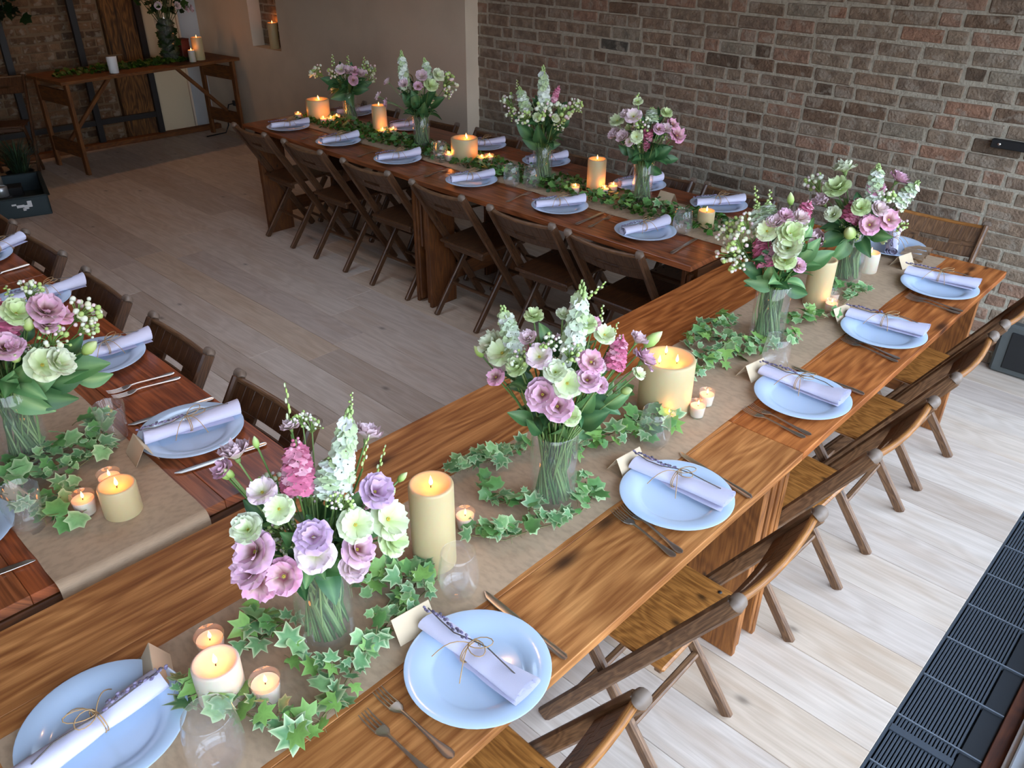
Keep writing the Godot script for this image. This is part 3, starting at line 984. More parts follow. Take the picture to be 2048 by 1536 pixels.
func fork(label: String, a: Vector2, b: Vector2, group := "forks beside the plates") -> void:
	var o := thing("fork", label, "fork", Vector3(a.x, TOP, a.y), -(b - a).angle(), group)
	part("handle", G["fork_handle"], M["silver"], o)
	part("tines", G["fork_tines"], M["silver"], o)


func knife(label: String, a: Vector2, b: Vector2, group := "knives beside the plates") -> void:
	var o := thing("knife", label, "knife", Vector3(a.x, TOP, a.y), -(b - a).angle(), group)
	part("handle", G["knife_handle"], M["silver"], o)
	part("blade", G["knife_blade"], M["steel_blade"], o)


func tent(label: String, at: Vector2, turn: float) -> void:
	single("place_card", G["tent"], M["card"], label, "place card", Vector3(at.x, TOP + 0.003, at.y), turn, "folded kraft place cards")


func light_at(p: Vector3, e: float) -> void:
	var l := OmniLight3D.new()
	l.name = "flame_light"
	add_child(l, true)
	l.position = p
	l.light_color = rgb(255, 142, 62)
	l.light_energy = e
	l.light_size = 0.006
	l.omni_range = 14.0
	l.omni_attenuation = 2.0
	l.shadow_enabled = true


func pillar(label: String, at: Vector3, r: float, h: float, m: Material, flames := [Vector2.ZERO], lit := true, lean := 0.0, e := 1.0) -> void:
	var o := thing("pillar_candle", label, "candle", at, 0.4, "cream pillar candles")
	var b := MB.new()
	b.lathe([Vector2(0, 0), Vector2(r * 0.97, 0), Vector2(r, 0.002), Vector2(r * 1.0, h - 0.006), Vector2(r * 0.97, h - 0.0015), Vector2(r * 0.9, h), Vector2(r * 0.8, h - 0.002), Vector2(r * 0.45, h - 0.009), Vector2(0, h - 0.011)], 40)
	part("wax_body", b.mesh(), m, o)
	for f in flames:
		var p := Vector3(f.x, h - 0.0115, f.y)
		part("wick", G["wick"], M["wick"], o, Transform3D(Basis(), p))
		if lit:
			part("flame", G["flame"], M["flame"], o, Transform3D(Basis(), p + Vector3(0.001, 0.006, 0)))
			light_at(o.transform * (p + Vector3(0.001, 0.018, 0)), FLAME * e)


func votive(label: String, at: Vector3, lit := true, size := 1.0, e := 0.45) -> void:
	var o := thing("tealight", label, "tealight", at, 0.0, "small tealights in clear glass cups")
	o.scale = Vector3.ONE * size
	part("glass_cup", G["votive_cup"], M["glass"], o)
	part("wax", G["votive_wax"], M["wax_white"], o)
	part("wick", G["wick"], M["wick"], o, Transform3D(Basis(), Vector3(0, 0.038, 0)))
	if lit:
		part("flame", G["flame"], M["flame"], o, Transform3D(Basis().scaled(Vector3.ONE * 0.8), Vector3(0.0012, 0.043, 0)))
		light_at(at + Vector3(0.0012, 0.052 * size, 0), FLAME * e)


func glass(label: String, at: Vector2, kind := "tumbler", size := 1.0) -> void:
	var o := single("wine_glass" if kind == "tumbler" else "drinking_glass", G[kind], M["glass"], label, "glass", Vector3(at.x, TOP + 0.002, at.y), at.x * 7.0, "clear drinking glasses on the tables")
	o.scale = Vector3.ONE * size


func build_settings() -> void:
	tableware_meshes()
	var y := TOP + 0.0006
	var gp := "white plates along the head table"
	var hp := [[0.165, -1.10, "white plate cut by the lower left corner of view"], [0.688, -0.735, "large white plate nearest the camera on the window side of head table"], [1.365, -0.759, "white plate second nearest on the window side, before the trestle leg"], [2.0, -0.757, "white plate third along the window side, just past the table joint"], [2.577, -0.758, "white plate fourth along the window side of the head table"], [3.101, -0.761, "white plate at the brick wall end, window side of head table"], [3.40, -1.055, "white plate at the wall end of head table, half hidden behind flowers"]]
	for q in hp:
		plate(q[2], Vector3(q[0], y, q[1]), gp)
	var hn := [[0.150, -1.095, -3.0, 0, "rolled napkin with twine bow on the plate at lower left corner"], [0.692, -0.748, -1.52, 1, "rolled lilac white napkin with twine bow on the nearest full plate"], [1.396, -0.772, -1.46, 0, "rolled napkin on the second nearest plate of the head table"], [2.032, -0.778, -1.56, 2, "rolled napkin with flared end on the plate past the table joint"], [2.618, -0.768, -1.45, 1, "rolled napkin on the fourth plate along the window side"], [3.150, -0.772, -1.42, 0, "rolled napkin on the plate nearest the brick wall, window side"], [3.40, -1.055, 0.35, 2, "white napkin behind the far right bouquet at the table end"]]
	for q in hn:
		napkin(q[4], Vector3(q[0], y + 0.014, q[1]), q[2], q[3], "rolled napkins on the head table plates")
	var fz := [-4.68, -4.14, -3.58, -2.985, -2.385, -1.895]
	var an := ["at the white wall end", "second from the white wall end", "third from the white wall end", "fourth from the white wall end", "second from the head table", "nearest the head table"]
	for k in 6:
		plate("white plate on aisle side of far table, " + an[k], Vector3(2.825, y, fz[k]), "white plates along the far table")
		napkin("rolled white napkin on aisle side of far table, " + an[k], Vector3(2.845 - 0.003 * k, y + 0.014, fz[k] - 0.005), -[0.23, 0.07, 0.31, 0.27, 0.46, 0.23][k], k % 3, "rolled napkins on the far table plates")
	var wz := [-4.73, -4.15, -3.455, -2.96, -2.325, -1.865]
	for k in 6:
		plate("white plate on wall side of far table, " + an[k], Vector3(3.375, y, wz[k]), "white plates along the far table")
		napkin("rolled white napkin on wall side of far table, " + an[k], Vector3(3.385, y + 0.014, wz[k]), -[0.3, 0.2, 0.4, 0.3, 0.35, 0.55][k], (k + 1) % 3, "rolled napkins on the far table plates")
	var lz := [-1.835, -2.42, -3.01, -3.60]
	var ln := ["lowest, beside the lit short candle", "second from the head table", "partly behind the pink flowers", "cut by the left edge of view"]
	for k in 4:
		plate("white plate on aisle side of left table, " + ln[k], Vector3(0.70, y, lz[k]), "white plates along the left table")
		napkin("rolled white napkin on aisle side of left table, " + ln[k], Vector3([0.71, 0.74, 0.77, 0.79][k], y + 0.014, lz[k] - 0.005), -[0.17, 0.03, 0.02, -0.5][k], k % 3, "rolled napkins on the left table plates")
	plate("white plate at the left edge of view, far side of left table", Vector3(0.125, y, -1.83), "white plates along the left table")
	fork("left fork of the pair by the nearest full plate", Vector2(0.486, -0.812), Vector2(0.492, -0.62))
	fork("right fork of the pair by the nearest full plate", Vector2(0.532, -0.832), Vector2(0.538, -0.64))
	fork("left fork beside the second plate of the head table", Vector2(1.226, -0.838), Vector2(1.196, -0.65))
	fork("right fork beside the second plate of the head table", Vector2(1.256, -0.832), Vector2(1.216, -0.645))
	fork("left fork lying by the table joint", Vector2(1.836, -0.851), Vector2(1.824, -0.66))
	fork("right fork lying by the table joint", Vector2(1.866, -0.845), Vector2(1.846, -0.655))
	fork("left fork beside the fourth head table plate", Vector2(2.446, -0.838), Vector2(2.422, -0.65))
	fork("right fork beside the fourth head table plate", Vector2(2.476, -0.84), Vector2(2.446, -0.655))
	fork("left fork beside the plate nearest the brick wall", Vector2(2.936, -0.82), Vector2(2.93, -0.63))
	fork("right fork beside the plate nearest the brick wall", Vector2(2.965, -0.82), Vector2(2.957, -0.63))
	knife("knife right of the nearest full plate, rounded handle end out", Vector2(0.833, -0.868), Vector2(0.82, -0.632))
	knife("knife half under the second plate of the head table", Vector2(1.53, -0.86), Vector2(1.492, -0.632))
	knife("knife right of the third head table plate", Vector2(2.162, -0.87), Vector2(2.15, -0.64))
	fork("upper fork of the pair on left table between two plates", Vector2(0.63, -2.20), Vector2(0.82, -2.185))
	fork("lower fork of the pair on left table between two plates", Vector2(0.63, -2.165), Vector2(0.82, -2.145))
	knife("knife on left table just above the lowest plate", Vector2(0.60, -1.995), Vector2(0.828, -1.962))
	knife("knife on left table below the lowest plate", Vector2(0.585, -1.70), Vector2(0.81, -1.655))
	knife("knife on left table by its upper plates, near left edge of view", Vector2(0.60, -3.37), Vector2(0.83, -3.40))
	knife("knife at left edge of view on far side of left table", Vector2(0.235, -1.625), Vector2(0.01, -1.66))
	for k in 5:
		var z: float = [-2.14, -2.65, -3.25, -3.83, -4.4][k]
		fork("fork on aisle side of far table, " + ["nearest the head table", "by the fifth plate from the white wall", "near the table joint", "second from the white wall end", "at the white wall end"][k], Vector2(2.91, z), Vector2(2.71, z + 0.02), "forks on the far table")
	knife("knife on far table beside the plate nearest the head table", Vector2(2.93, -1.70), Vector2(2.70, -1.675), "knives on the far table")
	knife("knife on far table beside the second plate from the head table", Vector2(2.93, -2.20), Vector2(2.70, -2.18), "knives on the far table")
	tent("kraft place card standing behind the nearest full plate", Vector2(0.672, -0.905), -0.12)
	tent("large kraft place card above the plate at lower left corner", Vector2(0.275, -1.145), 1.25)
	tent("kraft place card behind the second head table plate", Vector2(1.385, -0.918), -0.1)
	tent("kraft place card behind the plate past the table joint", Vector2(2.03, -0.93), -0.15)
	tent("kraft place card behind the fourth head table plate", Vector2(2.596, -0.918), -0.2)
	tent("kraft place card behind the plate nearest the brick wall", Vector2(3.245, -0.95), -0.2)
	tent("kraft place card on left table beside the lowest plate", Vector2(0.565, -1.835), 1.45)
	tent("kraft place card by the glass at far side of left table", Vector2(0.285, -1.855), 1.7)
	tent("pale place card on far table behind the pink topped vase", Vector2(3.275, -2.09), 1.5)
	glass("clear tumbler glass by the nearest full plate's place card", Vector2(0.80, -0.905))
	glass("large clear wine tumbler cut by the bottom edge of view", Vector2(0.268, -0.905), "tumbler", 1.12)
	glass("clear glass in the ivy between candle and second plate", Vector2(1.515, -0.93))
	glass("clear glass beside the place card past the table joint", Vector2(2.115, -0.905))
	glass("faceted clear glass beside the lowest left table plate", Vector2(0.555, -1.965), "facet_glass")
	glass("faceted clear glass at far side of left table", Vector2(0.265, -1.74), "facet_glass", 1.1)
	glass("clear glass on far table by the wide middle candle", Vector2(2.985, -3.40))
	glass("clear glass on far table between wide candle and white spire vase", Vector2(2.93, -2.80))
	glass("second clear glass beside it, nearer the white spire vase", Vector2(2.97, -2.70))
	glass("clear glass on far table nearest the head table", Vector2(2.935, -1.78))
	var rows := []
	var r := RandomNumberGenerator.new()
	r.seed = 44
	for k in 12:
		var line := []
		for j in 8:
			line.append(Vector3(0.016 * k + r.randf_range(-0.003, 0.003), 0.004 + 0.03 * absf(sin(k * 0.9 + j * 0.35)) * (0.35 + 0.65 * j / 7.0) + r.randf_range(0, 0.003), 0.014 * j))
		rows.append(line)
	var pb := MB.new()
	pb.sheet(rows)
	single("crumpled_paper", pb.mesh(), M["kraft"], "crumpled end of brown paper by the wall end plate", "paper", Vector3(3.275, TOP + 0.001, -0.99), 0.1)
	# candles
	pillar("tall lit cream pillar candle between the two nearest bouquets", Vector3(0.828, TOP + 0.002, -1.012), 0.0465, 0.207, M["wax"])
	pillar("short lit pillar candle near the lower left corner", Vector3(0.340, TOP + 0.002, -1.026), 0.041, 0.083, M["wax_white"])
	pillar("wide three wick cream candle right of the second bouquet", Vector3(1.692, TOP + 0.002, -1.02), 0.074, 0.158, M["wax"], [Vector2(-0.01, 0.024), Vector2(0.03, -0.014), Vector2(-0.03, -0.02)])
	pillar("tall unlit cream pillar candle between the two right bouquets", Vector3(2.652, TOP + 0.002, -1.03), 0.045, 0.172, M["wax"], [Vector2.ZERO], false)
	pillar("short lit white candle at the wall end of head table", Vector3(3.09, TOP + 0.002, -1.027), 0.036, 0.078, M["wax_white"])
	pillar("short lit cream candle on the left table's paper end", Vector3(0.437, TOP + 0.002, -1.652), 0.042, 0.078, M["wax"])
	pillar("wide glowing candle at the white wall end of far table", Vector3(3.115, TOP + 0.002, -4.76), 0.076, 0.135, M["wax"], [Vector2(-0.012, 0.02), Vector2(0.025, -0.01)])
	pillar("tall glowing pillar candle between the two farthest vases", Vector3(3.175, TOP + 0.002, -4.18), 0.046, 0.17, M["wax"])
	pillar("wide lit candle in the middle of the far table", Vector3(3.107, TOP + 0.002, -3.335), 0.075, 0.125, M["wax"], [Vector2(-0.01, 0.02), Vector2(0.024, 0.0)])
	pillar("tall lit pillar candle on far table before the brick wall", Vector3(3.15, TOP + 0.002, -2.43), 0.046, 0.167, M["wax"])
	pillar("short glowing candle at the head table end of far table", Vector3(3.09, TOP + 0.002, -1.76), 0.037, 0.075, M["wax"])
	votive("tealight in glass behind the short candle at lower left", Vector3(0.372, TOP + 0.002, -1.118))
	votive("tealight in glass right of the short candle at lower left", Vector3(0.390, TOP + 0.002, -0.958))
	votive("tealight tucked beside the tall candle's right side", Vector3(0.948, TOP + 0.002, -1.044), true, 0.85)
	votive("tealight left in front of the wide three wick candle", Vector3(1.625, TOP + 0.002, -0.96), true, 0.8)
	votive("nearer tealight right of the wide three wick candle", Vector3(1.715, TOP + 0.002, -0.925), true, 0.85)
	votive("farther tealight right of the wide three wick candle", Vector3(1.785, TOP + 0.002, -0.94), true, 0.85)
	votive("tealight at the foot of the tall unlit candle", Vector3(2.625, TOP + 0.002, -0.962), true, 0.85)
	votive("tealight just right of the tall unlit candle", Vector3(2.712, TOP + 0.002, -0.995), false, 0.85)
	votive("tealight left of the short candle on left table", Vector3(0.375, TOP + 0.002, -1.705))
	votive("tealight behind the short candle on left table", Vector3(0.452, TOP + 0.002, -1.745))
	var ft := [[3.02, -4.86, "leftmost tealight by the wide candle at the far end"], [3.06, -4.63, "tealight in front of the wide candle at the far end"], [3.10, -4.60, "second tealight in front of the wide candle at the far end"], [3.16, -4.62, "tealight right of the wide candle at the far end"], [3.13, -4.10, "left tealight before the tall glowing far candle"], [3.19, -4.07, "right tealight before the tall glowing far candle"], [3.03, -3.38, "tealight left of the wide middle candle on far table"], [3.11, -3.20, "tealight right of the wide middle candle on far table"], [3.16, -3.19, "second tealight right of the wide middle candle"], [3.05, -2.48, "tealight left of the tall far candle before the bricks"], [3.13, -2.36, "tealight at the foot of the far candle before the bricks"], [3.20, -2.36, "tealight right of the far candle before the bricks"]]
	for q in ft:
		votive(q[2], Vector3(q[0], TOP + 0.002, q[1]), true, 0.9, 1.1)


# ---------------------------------------------------------------- flowers and leaves
func petal(b: MB, r: RandomNumberGenerator, turn: float, len_: float, wide: float, lift: float, curl: float, inner: Color, outer: Color, mid := Color(-1, 0, 0)) -> void:
	var rows := []
	var cols := []
	var ph := r.randf() * TAU
	var amp := r.randf_range(0.05, 0.10)
	for k in 6:
		var s := k / 5.0
		var line := []
		var cl := []
		for j in 7:
			var t := -1.0 + j / 3.0
			var w := wide * pow(sin(minf(1.0, 0.10 + s * 0.86) * PI * 0.60), 1.1)
			var ruffle := amp * s * s * (sin(t * 5.2 + ph) + 0.6 * sin(t * 9.0 + ph * 2.0))
			var up := lift * s - curl * s * s + 0.16 * t * t * s * (0.4 + lift)
			var fwd := len_ * s * (1.0 - 0.22 * t * t * s) + ruffle * 0.5
			line.append(Basis(Vector3.UP, turn) * Vector3(fwd, up + ruffle, w * t))
			var c := inner.lerp(outer, clampf(s * 1.5 - 0.15, 0, 1))
			if mid.r >= 0.0 and k in [1, 2] and absf(t) < 0.8:
				c = c.lerp(mid, 0.95 if k == 1 else 0.6)
			if k == 5:
				c = c.lerp(Color.WHITE * 0.85, 0.18)
			cl.append(c * r.randf_range(0.92, 1.05))
		rows.append(line)
		cols.append(cl)
	b.sheet(rows, cols)


func lisianthus(seed_: int, inner: Color, outer: Color, mid: Color, closed: float) -> ArrayMesh:
	var r := RandomNumberGenerator.new()
	r.seed = seed_
	var b := MB.new()
	for k in 7:
		petal(b, r, TAU * k / 7 + r.randf_range(-0.2, 0.2), r.randf_range(0.9, 1.05), 0.60, lerpf(0.30, 1.1, closed) + r.randf_range(-0.1, 0.1), lerpf(0.40, 0.12, closed), inner, outer, mid)
	for k in 6:
		petal(b, r, TAU * (k + 0.5) / 6 + r.randf_range(-0.25, 0.25), lerpf(0.80, 0.55, closed), 0.52, lerpf(0.55, 1.15, closed) + r.randf_range(-0.1, 0.1), 0.16, inner, outer.lerp(inner, 0.06), mid)
	for k in (4 if closed > 0.2 else 0):
		petal(b, r, TAU * (k + 0.2) / 4 + r.randf_range(-0.3, 0.3), lerpf(0.52, 0.34, closed), 0.40, lerpf(0.72, 1.05, closed), 0.05, inner, outer, mid)
	b.lathe([Vector2(0, -0.30), Vector2(0.12, -0.22), Vector2(0.2, 0.05)], 8, Vector3.ZERO, lin(128, 156, 88))
	return b.mesh()


func floret_spike(seed_: int, tones: Array, green_tip: bool) -> ArrayMesh:     # one metre tall, one metre radius, to be scaled
	var r := RandomNumberGenerator.new()
	r.seed = seed_
	var b := MB.new()
	b.tube([Vector3(0, -0.1, 0), Vector3(0, 1.0, 0)], 0.05, 5, lin(120, 150, 80))
	var n := 54
	for k in n:
		var s := float(k) / (n - 1)
		var a := k * 2.4
		var tip := s > 0.82
		var rad := lerpf(0.70, 0.16, pow(s, 1.8)) * r.randf_range(0.8, 1.1)
		var at := Vector3(cos(a) * rad, s, sin(a) * rad)
		var dir := Vector3(cos(a), 0.25 + s * 0.5, sin(a)).normalized()
		var c: Color = tones[r.randi() % tones.size()]
		if tip and green_tip:
			c = lin(176, 200, 128)
		if tip:
			b.ball(at, Vector3(0.16, 0.05, 0.16) * lerpf(1.0, 0.6, (s - 0.82) / 0.18), 5, c)
			continue
		var q := Quaternion(Vector3.UP, dir)
		for p in 5:
			var pb := Basis(q) * Basis(Vector3.UP, TAU * p / 5 + r.randf() * 0.4)
			var f := Vector3(1, 0.16, 1)
			var rows := []
			for u in 3:
				var line := []
				for w in 3:
					var wide: float = [0.12, 0.26, 0.16][u]
					line.append(at + (pb * Vector3(0.05 + 0.24 * u, 0.16 * u - 0.05 * u * u + 0.05 * (w - 1) * (w - 1) + r.randf_range(-0.05, 0.05), wide * 1.2 * (w - 1))) * f)
				rows.append(line)
			b.sheet(rows, [], c * r.randf_range(0.85, 1.06))
	return b.mesh()


func flower_meshes() -> void:
	for k in 3:
		G["f0_%d" % k] = lisianthus(500 + k, lin(196, 200, 140), lin([230, 226, 222][k], [160, 178, 172][k], [192, 204, 196][k]), lin(128, 40, 70), 0.12 + 0.12 * k)
		G["f1_%d" % k] = lisianthus(510 + k, lin(188, 206, 130), lin([216, 206, 222][k], [226, 222, 228][k], [182, 164, 196][k]), Color(-1, 0, 0), 0.12 + 0.2 * k)
		G["f7_%d" % k] = lisianthus(520 + k, lin(196, 200, 140), lin([238, 232, 226][k], [212, 206, 196][k], [220, 210, 204][k]), lin(206, 186, 176) if k else Color(-1, 0, 0), 0.2 + 0.25 * k)
		G["f9_%d" % k] = lisianthus(530 + k, lin(186, 190, 150), lin(212, 176, 210), lin(150, 96, 136), 0.25 + 0.1 * k)
		G["f2_%d" % k] = floret_spike(540 + k, [lin(214, 120, 150), lin(226, 150, 172), lin(200, 104, 136), lin(232, 178, 192)], false)
		G["f3_%d" % k] = floret_spike(550 + k, [lin(228, 234, 218), lin(206, 220, 190), lin(236, 238, 230), lin(190, 208, 160)], true)
	var b := MB.new()
	for k in 8:
		var a := TAU * k / 8
		b.ball(Vector3(cos(a) * 0.08, 0.12, sin(a) * 0.08), Vector3(0.05, 0.09, 0.05), 6, lin(206, 176, 70))
	b.ball(Vector3(0, 0.1, 0), Vector3(0.07, 0.14, 0.07), 6, lin(150, 160, 70))
	G["stamens"] = b.mesh()
	b = MB.new()
	b.lathe([Vector2(0, -0.9), Vector2(0.3, -0.75), Vector2(0.52, -0.2), Vector2(0.45, 0.35), Vector2(0.2, 0.85), Vector2(0, 1.1)], 10, Vector3.ZERO, Color.WHITE, [lin(120, 156, 70), lin(136, 172, 80), lin(168, 200, 104), lin(190, 214, 130), lin(206, 222, 160), lin(214, 226, 170)])
	G["f4_0"] = b.mesh()
	for v in 2:
		var r := RandomNumberGenerator.new()
		r.seed = 570 + v
		b = MB.new()
		for k in 24:
			var d := Vector3(r.randf_range(-1, 1), r.randf_range(-0.2, 1), r.randf_range(-1, 1)).normalized() * r.randf_range(0.6, 1.0)
			b.tube([Vector3(0, -0.7, 0), d * 0.5 + Vector3(0, -0.15, 0), d], 0.03, 4, lin(132, 160, 84))
			b.ball(d, Vector3.ONE * r.randf_range(0.10, 0.2), 6, [lin(232, 236, 214), lin(222, 228, 190), lin(230, 206, 206), lin(178, 204, 120)][r.randi() % 4])
		G["f5_%d" % v] = b.mesh()
	# sprig: a thin stem with small paired buds, one metre tall
	b = MB.new()
	b.tube([Vector3(0, -0.2, 0), Vector3(0, 1, 0)], 0.06, 5, lin(130, 160, 80))
	for k in 9:
		var s := 0.15 + 0.1 * k
		var a := k * 2.2
		b.ball(Vector3(cos(a) * 0.5 * (1.1 - s * 0.7), s, sin(a) * 0.5 * (1.1 - s * 0.7)), Vector3(0.32, 0.07, 0.32) * (1.15 - 0.5 * s), 6, [lin(196, 216, 136), lin(170, 200, 100), lin(214, 222, 180)][k % 3])
	G["f8_0"] = b.mesh()
	# broad leaves: length one along x
	var tones := [[lin(74, 116, 62), lin(112, 148, 92)], [lin(52, 92, 50), lin(86, 124, 74)], [lin(96, 138, 84), lin(140, 172, 112)]]
	for v in 3:
		b = MB.new()
		var rows := []
		var cols := []
		for k in 8:
			var s := k / 7.0
			var w := 0.30 * pow(sin(PI * (0.06 + 0.92 * s)), 0.9) * (1.0 - 0.25 * s)
			var line := []
			var cl := []
			for j in 5:
				var t := -1.0 + j / 2.0
				line.append(Vector3(s, 0.18 * sin(s * 2.6) - 0.16 * s * s + 0.10 * absf(t) * w * 3.0, w * t))
				cl.append((tones[v][1] as Color) if j == 2 else (tones[v][0] as Color))
			rows.append(line)
			cols.append(cl)
		b.sheet(rows, cols)
		G["leaf%d" % v] = b.mesh()
	# ivy leaves: five lobes round a stalk at the origin, length one along z, pale edged or plain
	var half := [Vector2(0, 1), Vector2(0.13, 0.74), Vector2(0.22, 0.56), Vector2(0.58, 0.66), Vector2(0.45, 0.42), Vector2(0.40, 0.26), Vector2(0.66, 0.06), Vector2(0.42, -0.06), Vector2(0.18, -0.12), Vector2(0.0, 0.0)]
	for v in 4:
		var ring := []
		for k in half.size():
			ring.append(half[k] if v in [0, 3] else half[k].lerp((half[k] - Vector2(0, 0.3)).normalized() * 0.55 + Vector2(0, 0.3), 0.42))
		for k in range(half.size() - 2, 0, -1):
			var hk: Vector2 = ring[k]
			ring.append(Vector2(-hk.x, hk.y))
		var green: Color = [lin(96, 138, 88), lin(84, 130, 66), lin(120, 160, 100), lin(118, 158, 76)][v]
		var edge: Color = [lin(186, 200, 154), lin(140, 172, 110), lin(178, 196, 146), lin(150, 184, 104)][v]
		var c2 := Vector2(0, 0.26)
		b = MB.new()
		var up := func(p: Vector2) -> Vector3:
			return Vector3(p.x, 0.13 * absf(p.x) - 0.24 * (p.y - 0.25) * (p.y - 0.25) + 0.02 * sin(p.x * 9.0 + v), p.y)
		var n := ring.size()
		var i0 := b.vert(up.call(c2), Vector3.UP, Vector2.ZERO, green * 1.12)
		for layer in 3:
			for k in n:
				var p: Vector2 = c2.lerp(ring[k], [0.62, 0.84, 1.0][layer])
				b.vert(up.call(p), Vector3(-signf(p.x) * 0.13, 1, 0.4 * (p.y - 0.25)).normalized(), p, [green * (1.0 - 0.10 * (k % 2)), green.lerp(edge, 0.35 if v in [0, 2] else 0.1), edge if v in [0, 2] else green.lerp(edge, 0.4)][layer])
		for k in n:
			var k2 := (k + 1) % n
			b.tri(i0, 1 + k, 1 + k2)
			for layer in 2:
				var a := 1 + layer * n
				b.tri(a + k, a + n + k, a + k2)
				b.tri(a + n + k, a + n + k2, a + k2)
		b.tube([Vector3(0, -0.02, 0), Vector3(0, -0.08, -0.25), Vector3(0.04, -0.2, -0.45)], 0.022, 4, lin(124, 116, 76))
		G["ivy%d" % v] = b.mesh()
	# a vase: thick clear glass, and water
	for v in [["vase", 0.0555, 0.2, 0.0545], ["vase_small", 0.05, 0.185, 0.052]]:
		b = MB.new()
		b.lathe([Vector2(0, 0), Vector2(v[1] - 0.004, 0), Vector2(v[1], 0.004), Vector2(v[1] - 0.001, v[2] * 0.5), Vector2(v[3], v[2] - 0.002), Vector2(v[3] - 0.0015, v[2]), Vector2(v[3] - 0.003, v[2] - 0.002), Vector2(v[1] - 0.004, v[2] * 0.5), Vector2(v[1] - 0.004, 0.016), Vector2(0, 0.013)], 40)
		G[v[0]] = b.mesh()
		b = MB.new()
		b.lathe([Vector2(0, 0.0145), Vector2(v[1] - 0.006, 0.0165), Vector2(v[1] - 0.0055, v[2] * 0.68), Vector2(0, v[2] * 0.68)], 32)
		G[v[0] + "_water"] = b.mesh()


func basis_up(dir: Vector3, spin := 0.0) -> Basis:
	return Basis(Quaternion(Vector3.UP, dir.normalized())) * Basis(Vector3.UP, spin)


